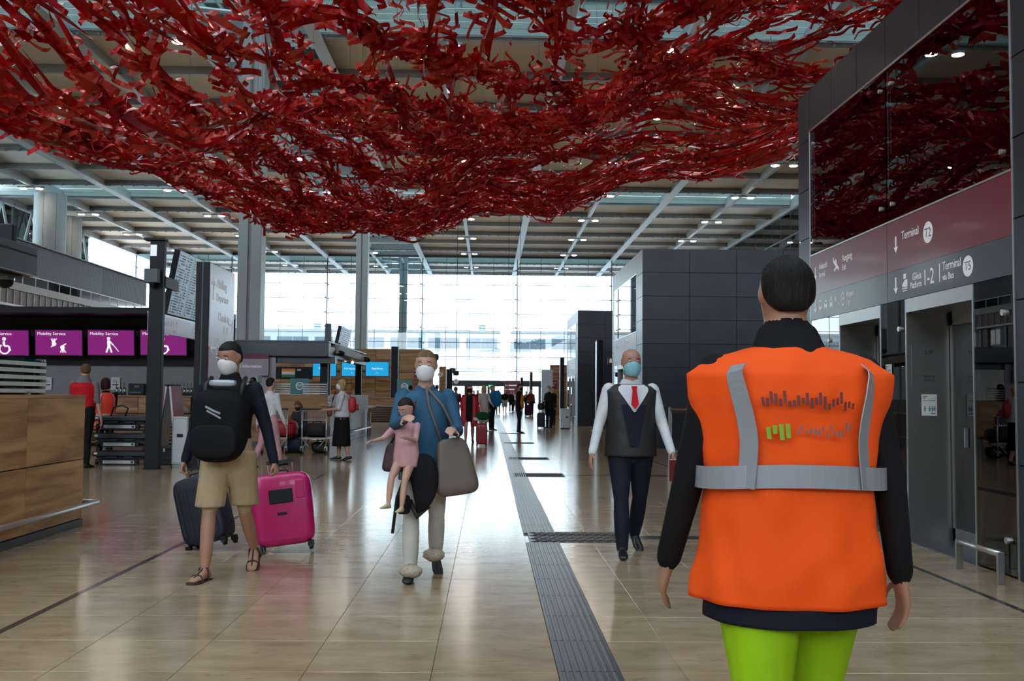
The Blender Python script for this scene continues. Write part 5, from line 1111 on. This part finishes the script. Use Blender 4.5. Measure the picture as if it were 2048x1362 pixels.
W_mask = cloth('mask_white', (.75, .76, .78), .7, .1); W_maskb = cloth('mask_blue', (.25, .52, .60), .7, .1); W_maskk = cloth('mask_black', (.02, .02, .022)); W_sock = cloth('sock', (.55, .43, .28)); W_refl = pm('reflective_tape', (.36, .40, .45), .35, .3, var=.05); W_reflr = pm('reflective_tape_rose', (.55, .35, .33), .4, .2)
# ---------------------------------------------------------------- worker in the orange vest, seen from behind
vy = 2.85; vx = atY(1578, 800, vy).x
I = person('person from behind in orange hi-vis vest and lime trousers walking away', vx, vy, 180, 1.80, legs=((14, 6), (-12, 14)), arms=((-4, 13, 12, 4), (8, 13, 14, 4)), skin='tan', top=W_blk, bottom=W_lime, shoe=M_rubber, hair='short', hairc=(.010, .009, .009), vox=.008, fat=1.28, collar=W_blk, fingers=True, hs=.90)
vr = [(-.078, .150, .108, 0), (-.04, .150, .108, 0), (.02, .140, .100, 0), (.09, .134, .094, 0), (.17, .142, .094, .003), (.235, .160, .090, .003), (.272, .163, .078, .0), (.296, .128, .062, 0), (.312, .075, .048, 0), (.318, .05, .04, 0)]
shell(I, 'safety_vest', W_orange, vr, .05, 5, 110, wr=.011)
def vest_pt(I, vr, u, th, o):
    for a, b in zip(vr, vr[1:]):
        if a[0] <= u <= b[0]: t = (u - a[0]) / (b[0] - a[0]); q = [a[j] + (b[j] - a[j]) * t for j in range(4)]; break
    else: q = vr[-1]
    h = I['h']; return I['pel'] + I['U'] * (q[0] * h) + I['Fw'] * (q[3] * h) + V(1, 0, 0) * ((q[1] * h * 1.03 + o) * math.cos(th)) + I['Fw'] * ((q[2] * h * 1.03 + o) * math.sin(th))
def band(I, vr, path, wdt, name, mat, o=.006, tilt=None):
    """tape on the vest: path of (u, theta); wdt in metres, laid across the path"""
    m = MB(); pts = [vest_pt(I, vr, u, th, o) for u, th in path]; nn = len(pts); out = []
    for i, p in enumerate(pts):
        d = (pts[min(i + 1, nn - 1)] - pts[max(i - 1, 0)]).normalized(); c = I['pel'] + I['U'] * ((p - I['pel']).dot(I['U'])); r = (p - c).normalized(); s = d.cross(r).normalized(); out.append((p - s * wdt / 2, p + s * wdt / 2, p + s * wdt / 2 + r * .003, p - s * wdt / 2 + r * .003))
    m.v = [tuple(q) for g in out for q in g]; m.f = [(4 * i + a, 4 * i + (a + 1) % 4, 4 * (i + 1) + (a + 1) % 4, 4 * (i + 1) + a) for i in range(nn - 1) for a in range(4)]; return m.build(name, mat, I['t'])
band(I, vr, [(.115 - .004 * math.sin(k * .3), 2 * math.pi * k / 48) for k in range(49)], .062, 'reflective_band', W_refl, .016)
for s, nm in ((-1, 'shoulder_tape'), (1, 'shoulder_tape')): band(I, vr, [(.10 + .186 * k / 16, -math.pi / 2 + s * (.66 - .08 * math.sin(math.pi * k / 16))) for k in range(17)], .055, nm, W_refl, .016)
def marks(I, vr, u0, th0, th1, hgt, n, name, mat, rr):
    m = MB()
    for k in range(n):
        th = th0 + (th1 - th0) * k / n; dt = (th1 - th0) / n * .7; sl = rr.uniform(-.006, .006); a = rr.uniform(.4, 1) * hgt
        P4 = [vest_pt(I, vr, u0 + sl, th, .020), vest_pt(I, vr, u0 + sl, th + dt, .020), vest_pt(I, vr, u0 + sl + a, th + dt, .020), vest_pt(I, vr, u0 + sl + a, th, .020)]; m.add(P4, [(0, 1, 2, 3)])
    return m.build(name, mat, I['t'])
rr = random.Random(4); hp = -math.pi / 2
marks(I, vr, .222, hp - .42, hp + .42, .020, 22, 'back_print', pm('print_dark', (.16, .02, .01), .6), rr)
marks(I, vr, .178, hp + .40, hp + .16, .030, 4, 'back_emblem', pm('print_green', (.20, .42, .02), .6), rr); marks(I, vr, .182, hp + .12, hp - .42, .012, 14, 'back_print_small', pm('print_grey', (.28, .11, .09), .6), rr)
shell(I, 'jacket_hem', W_navy, [(-.108, .134, .10, 0), (-.08, .136, .10, 0), (-.05, .12, .09, 0)], .03, 5, 40)
# ---------------------------------------------------------------- traveller with two suitcases
I = person('masked traveller in beige shorts and black jacket pulling two suitcases', atZ(455, 1150).x, 7.62, -4, 1.76, legs=((16, 8), (-14, 24)), arms=((-6, 17, 8, 2), (-6, 17, 10, 2)), head=(-24, 16), skin='tan', top=W_blk, bottom=W_beige, bot='shorts', shoe=SKIN['tan'], hair='short', hairc=(.012, .01, .01), mask=W_mask, vox=.008, grip=(True, True), sleevec=W_navy, collar=W_blk, fat=1.05)
sandal(I, pm('sandal_leather', (.05, .025, .015), .6))
pk = thing('front_backpack', 'large black backpack worn on the chest of the traveller', 'backpack', I['t'].location + V(-.02, -.235, .86), R_(-4)); softbox(.42, .22, .54, 3, wob=.03, seed=2).build('body', pm('black_pack', (.007, .008, .010), .8, bump=.3, bscale=12, spec=.15), pk, True); softbox(.34, .07, .24, 3.5).build('front_pocket', W_blk, pk, True).location = (0, -.1, .04)
flat(pk, 'logo_mark', [stroke((-.06, .05), (0, .02), .014), stroke((0, .02), (.05, .0), .014), stroke((-.05, .02), (.01, -.01), .012), stroke((.01, -.01), (.055, -.035), .012)], (.0, -.118, .36), JX, JZ, W_refl); softbox(.2, .06, .05, 4).build('grey_flap', W_refl, pk, True).location = (.03, -.02, .555)
for s in (-1, 1): MB().tube([(s * .13, .07, .46), (s * .14, .10, .56), (s * .13, .20, .62)], .02, 6).build('strap', M_rubber, pk, True)
def suitcase(lab, loc, rz, tilt, w, d, h, mat, side=0, handle=True, n_ribs=6, tele=.35, name='suitcase'):
    t = thing(name, lab, 'suitcase', loc, rz); t.rotation_euler = (R_(side), R_(tilt), rz); softbox(w, d, h, 6, 28, 14).build('shell', mat, t, True).location = (0, 0, .06)
    if n_ribs:
        for i in range(n_ribs): x = -w * .36 + w * .72 * i / (n_ribs - 1); B('rib', mat, t, (x - .012, x + .012, -d / 2 - .006, -d / 2 + .01, .14, h - .04), b=.003)
    for sx_ in (-1, 1):
        for sy_ in (-1, 1): q = MB().tube([(sx_ * w * .4 - .012, sy_ * d * .36, .028), (sx_ * w * .4 + .012, sy_ * d * .36, .028)], .028, 12).build('wheel', M_rubber, t); B('caster', M_black, q, (sx_ * w * .4 - .022, sx_ * w * .4 + .022, sy_ * d * .36 - .025, sy_ * d * .36 + .025, .03, .075))
    if handle:
        MB().tube([(-w * .2, d * .3, h * .95), (-w * .2, d * .3, h + tele), (w * .2, d * .3, h + tele), (w * .2, d * .3, h * .95)], .009, 6).build('telescopic_handle', M_steel, t, True); B('grip', M_rubber, t, (-w * .22, w * .22, d * .3 - .015, d * .3 + .015, h + tele - .012, h + tele + .018))
    MB().tube([(-.07, 0, h + .05), (-.06, 0, h + .085), (.06, 0, h + .085), (.07, 0, h + .05)], .01, 6).build('carry_handle', M_rubber, t, True); return t
M_mgs = pm('magenta_shell', (.50, .003, .13), .35, var=.08, coat=.3); M_nvs = pm('navy_shell', (.012, .016, .03), .5)
p = atZ(575, 1104); t = suitcase('bright magenta suitcase with dark handle panel pulled by the traveller', (p.x, p.y, 0), R_(8), -7, .52, .30, .62, M_mgs, side=-6, n_ribs=0, tele=.16)
B('handle_panel', M_black, t, (-.10, .10, -.158, -.145, .42, .54), b=.006); B('badge', M_black, t, (-.04, .04, -.155, -.148, .32, .345), b=.003); B('side_pocket', M_mgs, t, (.13, .2, -.156, -.148, .45, .6), b=.004)
p = atZ(422, 1098); suitcase('dark navy suitcase tilted behind the traveller on the desk side', (p.x + .02, p.y, 0), R_(-10), -17, .42, .28, .60, M_nvs, side=-4, n_ribs=5, tele=.14)
# ---------------------------------------------------------------- mother with toddler
mx_, my_ = atZ(848, 1150).x, 7.6
I = person('masked woman in denim shirt and white trousers carrying a toddler', mx_, my_, 4, 1.70, legs=((12, 6), (-10, 20)), arms=((40, 10, 62, 26), (22, 14, 72, 24)), head=(-8, 6), top=W_denim, bottom=W_cream, shoe=M_rubber, hair='tail', hairc=(.15, .095, .055), mask=W_mask, vox=.008, fat=.98)
for fx, fy in ((-.09, -.17), (.08, .16)):
    m = MB().sph((0, 0, 0), .085, .07, .05, 20, 10); q = random.Random(3); m.v = [(x * (1 + q.uniform(-.12, .12)), y_ * (1 + q.uniform(-.12, .12)), z * (1 + q.uniform(-.1, .1))) for x, y_, z in m.v]; o = m.build('fluffy_strap', pm('fluffy_fur', (.50, .42, .32), .95, bump=1.0, bscale=70), I['t'], True); o.location = (fx, fy - .05, .085 if fy < 0 else .15)
ps_ = person('toddler in pink top and beige socks held on the arm of the woman', mx_ - .12, my_ - .24, -25, .80, z=.50, hs=1.45, legs=((42, 30), (30, 18)), arms=((42, 24, 40, 14), (40, 15, 60, 20)), head=(-15, 30), top=W_pink, bottom=W_pink, bot='dress', sleeve='short', shoe=W_sock, hair='short', hairc=(.018, .012, .01), vox=.007, socks=W_sock, fat=1.12, stand=False, fingers=False)
shell(I, 'open_shirt', W_denim, [(-.10, .112, .098, 0), (0, .112, .095, 0), (.1, .106, .086, 0), (.2, .116, .084, 0), (.268, .116, .066, 0), (.295, .06, .048, 0)], .05, 6, 36)
shell(ps_, 'romper', W_pink, [(-.10, .115, .10, .01), (0, .125, .105, .0), (.12, .11, .085, 0), (.24, .11, .075, 0), (.30, .06, .05, 0)], .04, 6, 36)
def tote(lab, loc, rz, w, d, h, mat, strap_to=None, name='tote_bag', tilt=0):
    t = thing(name, lab, 'bag', loc, rz); t.rotation_euler = (0, R_(tilt), rz); m = softbox(w, d, h, 5, 24, 12, wob=.02, seed=4); m.v = [(x * (1.12 - .42 * z / h), y_ * (1.2 - .6 * z / h), z) for x, y_, z in m.v]; m.build('body', mat, t, True)
    if strap_to:
        for s in (-1, 1): MB().tube([(s * w * .22, 0, h * .93), V(*strap_to) * .6 + V(s * w * .16, 0, h * .42), V(*strap_to)], .011, 6).build('strap', mat, t, True)
    return t
M_tote = pm('taupe_leather', (.13, .10, .085), .55, var=.1, bump=.2, bscale=10)
p = atY(916, 988, 7.5); tote('large taupe shoulder bag hanging beside the woman in denim', (p.x, 7.45, p.z), R_(10), .31, .20, .42, M_tote, (-.12, .1, .82), tilt=-8)
p = atY(789, 944, 7.4); tote('small plum quilted bag hanging at the side of the woman', (p.x, 7.42, p.z), R_(-15), .17, .12, .21, pm('plum_quilt', (.05, .018, .028), .6, bump=.5, bscale=30), (.12, .1, .52))
p = atY(845, 1030, 7.3); jk = thing('black_carrier', 'black baby carrier with straps hanging from the waist of the woman', 'carrier', (p.x - .02, 7.36, p.z)); m = softbox(.22, .10, .44, 3, 22, 12, wob=.10, seed=9); m.v = [(x * (.45 + .8 * z / .46) + .03 * math.sin(8 * z), y_, z) for x, y_, z in m.v]; m.build('folded_panel', W_blk, jk, True)
MB().tube([(-.10, 0, .32), (-.17, -.01, .12), (-.2, 0, -.14)], .013, 6).build('strap', M_rubber, jk, True); MB().tube([(-.08, 0, .1), (-.02, -.02, -.02), (.06, 0, .06)], .02, 6).build('buckle_strap', M_rubber, jk, True); softbox(.1, .05, .14, 4).build('pouch', W_blk, jk, True).location = (-.12, -.02, .0)
# ---------------------------------------------------------------- uniformed man
dx, dy_ = atZ(1262, 1110).x, 8.75
I = person('bald man with blue mask, black padded vest, white sleeves and red tie', dx, dy_, 3, 1.79, legs=((15, 8), (-12, 22)), arms=((6, 17, 10, 2), (12, 14, 14, 2)), head=(6, 4), skin='tan', top=W_white, bottom=W_navy, shoe=pm('shoe_black', (.012, .012, .014), .3), mask=W_maskb, vox=.008, fat=1.1)
vr2 = [(-.05, .126, .096, 0), (.0, .124, .096, 0), (.08, .122, .092, 0), (.15, .128, .092, 0), (.22, .134, .088, 0), (.268, .138, .074, 0), (.288, .112, .064, -.002), (.300, .070, .052, -.006)]
shell(I, 'padded_vest', pm('padded_black', (.014, .013, .014), .6, bump=.6, bscale=7, var=.2), vr2, .03, 6, 48)
P_ = I['pel']; h = I['h']; q0 = P_ + V(0, -.092 * h, .25 * h)
patch(I, vr2, .0, .20, lambda t: .16 + .30 * t, .006, 'waistcoat', W_navy); patch(I, vr2, .165, .297, lambda t: .03 + .62 * t, .010, 'shirt_front', W_white); flat(I['t'], 'tie', [[(-.026, .04), (.026, .04), (.018, .0), (.032, -.12), (0, -.16), (-.032, -.12), (-.018, 0)]], q0 + V(0, -.012, .03), JX, (0, .2, 1), W_red, .006)
hd = I['hands'][1]; fo = thing('red_folder', 'dark red folder held in the hand of the bald man', 'folder', I['t'].location + Matrix.Rotation(R_(3), 3, 'Z') @ hd + V(.06, -.03, -.1), R_(20)); B('cover', W_dred, fo, (-.1, .1, -.012, .012, -.06, .12), b=.004); B('pages', M_paper, fo, (-.095, .095, -.008, .008, .12, .124))
# ---------------------------------------------------------------- service staff on the desk side
p = atZ(172, 930); I = person('person from behind in red polo shirt with grey sleeves leaning at the counter', atY(163, 850, 18.2).x, 18.2, 172, 1.86, legs=((2, 2), (-4, 4)), arms=((4, 10, 14, 4), (30, 16, 60, 10)), lean=4, head=(28, 4), top=W_red, sleeve='short', sleevec=W_grey, bottom=W_blk, hair='short', hairc=(.12, .06, .03), mask=W_maskk, vox=.012, fat=1.32, collar=W_grey)
I = person('dark haired woman in red hi-vis vest pushing the dollies', atY(210, 850, 19.7).x, 19.7, 215, 1.63, arms=((34, 10, 30, 4), (10, 10, 20, 4)), head=(-60, 0), top=W_blk, bottom=W_blk, hair='bob', hairc=(.03, .01, .012), mask=W_maskb, vox=.014, sleevec=W_blk)
W_hr = pm('hivis_red', (.85, .05, .02), .7, var=.1, bump=.3, bscale=6); vr3 = [(-.14, .118, .095, 0), (-.05, .120, .095, 0), (.10, .112, .085, 0), (.22, .116, .078, 0), (.275, .10, .06, 0), (.295, .05, .045, 0)]; shell(I, 'safety_vest', W_hr, vr3, .03, 6, 36)
for u in (-.08, .03): band(I, vr3, [(u, 2 * math.pi * k / 32) for k in range(33)], .05, 'reflective_band', W_reflr, .008)
for s in (-1, 1): band(I, vr3, [(.03 + .25 * k / 10, -math.pi / 2 + s * .7) for k in range(11)], .04, 'shoulder_tape', W_reflr, .01)
I = person('staff member in red behind the frosted striped screen of the service desk', atY(52, 800, 15).x, 15.0, 20, 1.6, legs=((2, 2), (0, 0)), top=W_red, bottom=W_blk, hair='short', hairc=(.03, .02, .015), vox=.02, z=0, mask=W_maskb)
# ---------------------------------------------------------------- people at the information desk
gx = atZ(680, 921).x; I = person('blonde woman in white top and black culottes looking up, masked', gx, 20.9, -82, 1.66, legs=((6, 4), (-8, 6)), arms=((20, 6, 80, 14), (14, 8, 70, 10)), head=(0, -8), top=W_white, sleeve='short', bottom=W_blk, bot='skirt', shoe=M_rubber, hair='bob', hairc=(.42, .29, .14), mask=W_mask, vox=.012, fat=1.12)
shell(I, 'culottes', W_blk, [(-.36, .118, .112, 0), (-.25, .115, .108, 0), (-.12, .115, .10, 0), (0, .108, .09, 0), (.07, .092, .078, 0)], .06, 9, 40); shell(I, 'loose_top', W_white, [(.0, .122, .105, 0), (.1, .118, .098, 0), (.2, .116, .088, 0), (.27, .10, .068, 0), (.295, .055, .05, 0)], .03, 6, 36)
bk = thing('red_backpack', 'small red leather backpack on the back of the blonde woman', 'backpack', (gx + .21, 20.9, .98), R_(-82)); softbox(.28, .17, .33, 3, wob=.02).build('body', M_redb, bk, True); MB().tube([(-.05, -.05, .32), (0, -.06, .42), (.05, -.05, .32)], .012, 6).build('top_loop', M_redb, bk, True); softbox(.2, .06, .14, 3).build('pocket', M_redb, bk, True).location = (0, .1, .04)
hb = thing('shoulder_bag', 'patterned brown and black shoulder bag in front of the blonde woman', 'bag', (gx - .24, 20.78, .90), R_(-80)); softbox(.26, .12, .2, 4).build('body', pm('brown_leather', (.13, .055, .03), .5), hb, True); o = softbox(.24, .11, .26, 3).build('scarf', pm('pattern_scarf', (.38, .36, .34), .8, var=.85, scale=30), hb, True); o.location = (0, 0, .17); MB().tube([(-.1, 0, .2), (0, .12, .52), (.1, .02, .2)], .01, 6).build('strap', M_rubber, hb, True)
I = person('woman with light brown hair in dark coat sitting behind the carts', atY(606, 830, 24.6).x, 24.6, -25, 1.62, z=-.12, legs=((78, 78), (74, 74)), arms=((26, 10, 70, 20), (26, 10, 70, 20)), lean=18, head=(0, 22), top=cloth('charcoal', (.045, .05, .058)), bottom=W_blk, hair='bob', hairc=(.20, .11, .05), mask=W_maskk, vox=.014)
st = thing('stool', 'low dark bench under the woman sitting behind the carts', 'bench', (atY(606, 830, 24.6).x, 24.7, 0)); B('seat', M_black, st, (-.45, .45, -.2, .25, .38, .43), b=.01)
for sx_ in (-.4, .38): B('leg', M_steel, st, (sx_, sx_ + .03, -.15, .2, 0, .38))
person('person with brown hair standing behind the information desk', atY(506, 800, 28.6).x, 28.6, -40, 1.80, top=W_blk, bottom=W_blk, hair='short', hairc=(.10, .05, .03), vox=.02, mask=W_maskk)
I = person('person in white shirt and rose trousers walking behind the traveller', atZ(524, 937).x, 18.9, 150, 1.68, legs=((18, 4), (-14, 16)), arms=((10, 8, 14, 0), (-10, 8, 10, 0)), top=W_white, bottom=W_pink, hair='short', hairc=(.012, .01, .01), vox=.014)
# ---------------------------------------------------------------- people down the hall
def far(lab, px, feet, H, face, **k):
    p = atZ(px, feet); v = k.pop('vox', .018 if p.y < 45 else .026); return person(lab, p.x, p.y, face, H, vox=v, **k), p
I, p = far('woman with red hair in quilted red coat and black dress walking towards us', 938, 886, 1.66, 0, legs=((14, 6), (-10, 18)), arms=((10, 12, 40, 18), (4, 14, 20, 4)), top=W_blk, bottom=W_blk, bot='dress', hair='long', hairc=(.12, .012, .012), mask=W_maskk, sleevec=W_red, shoe=M_rubber)
shell(I, 'dress', W_blk, [(-.16, .098, .08, 0), (-.05, .10, .08, 0), (.1, .092, .07, 0), (.22, .1, .07, 0)], .03, 6, 28)
for s in (-1, 1):
    m = MB(); R2 = []
    for u, r in ((-.24, .062), (-.12, .066), (0, .062), (.1, .058), (.2, .056), (.28, .04)): c = I['pel'] + V(s * (.085 if u < .25 else .06) * I['h'], .01, u * I['h']); R2.append([c + V(math.cos(a) * r * I['h'] * .95, math.sin(a) * r * I['h'] * 1.35, 0) for a in [2 * math.pi * i / 16 for i in range(16)]])
    m.rings(R2).build('coat_side', pm('quilted_red', (.48, .03, .05), .5, bump=.8, bscale=9, var=.25), I['t'], True)
q = atZ(963, 893); suitcase('red cabin suitcase with a green bag on top beside the walking woman', (q.x, q.y, 0), 0, 0, .30, .22, .56, pm('red_shell', (.30, .012, .03), .35), n_ribs=4, tele=.05); gb = thing('green_bag', 'dark green bundle lying on the red cabin suitcase', 'bag', (q.x + .02, q.y, .70)); softbox(.36, .25, .22, 2.6, wob=.08, seed=12).build('bundle', cloth('green', (.01, .07, .03)), gb, True); softbox(.16, .18, .1, 3).build('white_pouch', W_white, gb, True).location = (-.17, 0, -.02)
I, p = far('woman with long blonde hair in pale calf-length dress', 967, 863, 1.72, 30, top=W_cream, bottom=W_cream, bot='dress', sleeve='short', hair='long', hairc=(.45, .32, .17), arms=((10, 8, 30, 10), (20, 8, 40, 10)))
W_pdress = cloth('pale_pink', (.55, .49, .50)); shell(I, 'dress', W_pdress, [(-.33, .118, .10, 0), (-.2, .115, .10, 0), (-.05, .11, .09, 0), (.1, .10, .078, 0), (.22, .108, .072, 0), (.28, .09, .055, 0)], .05, 8, 32)
I, p = far('person in dark jeans carrying a big blue backpack', 983, 861, 1.72, 60, top=W_denim, bottom=W_navy, hair='short', hairc=(.2, .14, .08)); bk = thing('blue_backpack', 'large bright blue hiking backpack on a person in jeans', 'backpack', (p.x + .16, p.y - .22, .92)); softbox(.42, .28, .62, 3.5).build('body', cloth('blue', (.01, .16, .42)), bk, True); B('mark', pm('pack_mark', (.4, .25, .05), .5), bk, (.02, .04, -.15, -.14, .34, .44)); MB().tube([(-.1, .1, .6), (-.12, .2, .66), (-.1, .25, .4)], .02, 6).build('strap', M_rubber, bk, True)
I, p = far('man in mustard shirt and open black jacket holding a hand to his face', 1038, 866, 1.78, 72, legs=((4, 2), (-2, 4)), arms=((4, 6, 20, 6), (30, 12, 118, 14)), head=(0, 10), top=W_blk, bottom=W_navy, hair='short', hairc=(.02, .014, .01), mask=W_maskk, fat=1.05); shell(I, 'shirt_front', cloth('mustard', (.60, .25, .02)), [(-.03, .075, .085, .014), (.1, .075, .082, .014), (.2, .08, .085, .014), (.27, .06, .06, .012)], .02, 5, 24)
I, p = far('grey haired man in black coat standing with a suitcase', 1098, 857, 1.76, -50, arms=((10, 8, 30, 6), (40, 8, 40, 10)), top=W_blk, bottom=W_navy, hair='short', hairc=(.3, .3, .3), mask=W_mask, fat=1.15); shell(I, 'coat', W_blk, [(-.12, .115, .095, 0), (.05, .115, .092, 0), (.2, .12, .085, 0), (.28, .09, .06, 0)], .03, 6, 28)
far('companion in dark coat half hidden behind the grey haired man', 1106, 852, 1.74, -60, top=W_blk, bottom=W_navy, hair='short', hairc=(.12, .05, .03))
q = atZ(1082, 857); suitcase('black trolley suitcase in front of the grey haired man', (q.x, q.y, 0), 0, 0, .34, .24, .60, M_nvs, n_ribs=4, tele=.3); q2 = thing('black_bag', 'black bag standing on the black trolley suitcase', 'bag', (q.x, q.y - .02, .765)); softbox(.3, .2, .3, 3).build('body', M_blk, q2, True); MB().tube([(-.08, 0, .28), (0, 0, .38), (.08, 0, .28)], .012, 6).build('handle', M_rubber, q2, True)
I, p = far('walker in a brown-red backpack standing with purple luggage far off', 1062, 832, 1.74, 170, top=W_grey, bottom=W_navy, hair='short', hairc=(.4, .33, .22)); bk = thing('brown_backpack', 'rust red backpack on the walker with purple luggage', 'backpack', (p.x - .05, p.y - .25, .95)); softbox(.42, .28, .58, 3).build('body', cloth('rust', (.22, .03, .02)), bk, True); B('strap', M_rubber, bk, (-.12, -.08, .12, .2, .1, .55), (.08, .12, .12, .2, .1, .55))
q = atZ(1056, 833); suitcase('purple suitcase beside the rust backpack walker', (q.x, q.y, 0), 0, 0, .45, .28, .7, cloth('plum', (.05, .015, .045)), n_ribs=4)
far('man in dark t-shirt and pale shorts walking towards us', 1009, 828, 1.78, 0, legs=((16, 6), (-12, 20)), top=W_blk, bottom=cloth('pale_teal', (.30, .42, .42)), bot='shorts', sleeve='short', hair='short', hairc=(.1, .06, .04), fat=1.1)
I, p = far('woman seen from behind in dark red t-shirt with black backpack', 911, 851, 1.72, 180, legs=((12, 4), (-10, 12)), top=W_dred, bottom=W_grey, sleeve='short', hair='tail', hairc=(.16, .08, .04)); bk = thing('black_backpack', 'black patterned backpack on the woman in dark red', 'backpack', (p.x, p.y - .24, .98)); softbox(.3, .2, .46, 3.2).build('body', pm('speckled_black', (.05, .05, .055), .7, var=.8, scale=18), bk, True); softbox(.22, .07, .2, 3).build('pocket', M_blk, bk, True).location = (0, -.1, .04)
far('man in grey shirt seen from behind beside the woman with child', 873, 850, 1.78, 180, top=W_grey, bottom=W_navy, sleeve='short', hair='short', hairc=(.06, .045, .035))
far('person in bright red shirt before the teal MEDICARE banner', 820, 862, 1.70, 180, top=W_red, bottom=W_navy, sleeve='short', hair='short', hairc=(.03, .02, .015))
for lab, px, fy, top_, bt in (('distant person in black between the walkers', 890, 838, W_blk, W_navy), ('distant person in navy left of the red haired woman', 898, 833, W_navy, W_blk), ('distant person in maroon top right of the blue backpack', 996, 829, W_dred, W_beige), ('distant person in dark clothes near the entrance sign', 1022, 824, W_blk, W_blk), ('distant person in white top close to the entrance sign', 1027, 823, W_white, W_navy), ('distant person in grey next to the man in mustard', 1052, 823, W_grey, W_blk), ('distant person in dark red by the doors', 955, 826, W_dred, W_navy), ('distant person in black by the doors left of the exit sign', 947, 824, W_blk, W_navy)):
    far(lab, px, fy, 1.72, rnd.choice((0, 180, 40, -30)), legs=((8, 4), (-8, 8)), top=top_, bottom=bt, hair='short', hairc=(.04, .03, .02), vox=.034)
run_jobs()
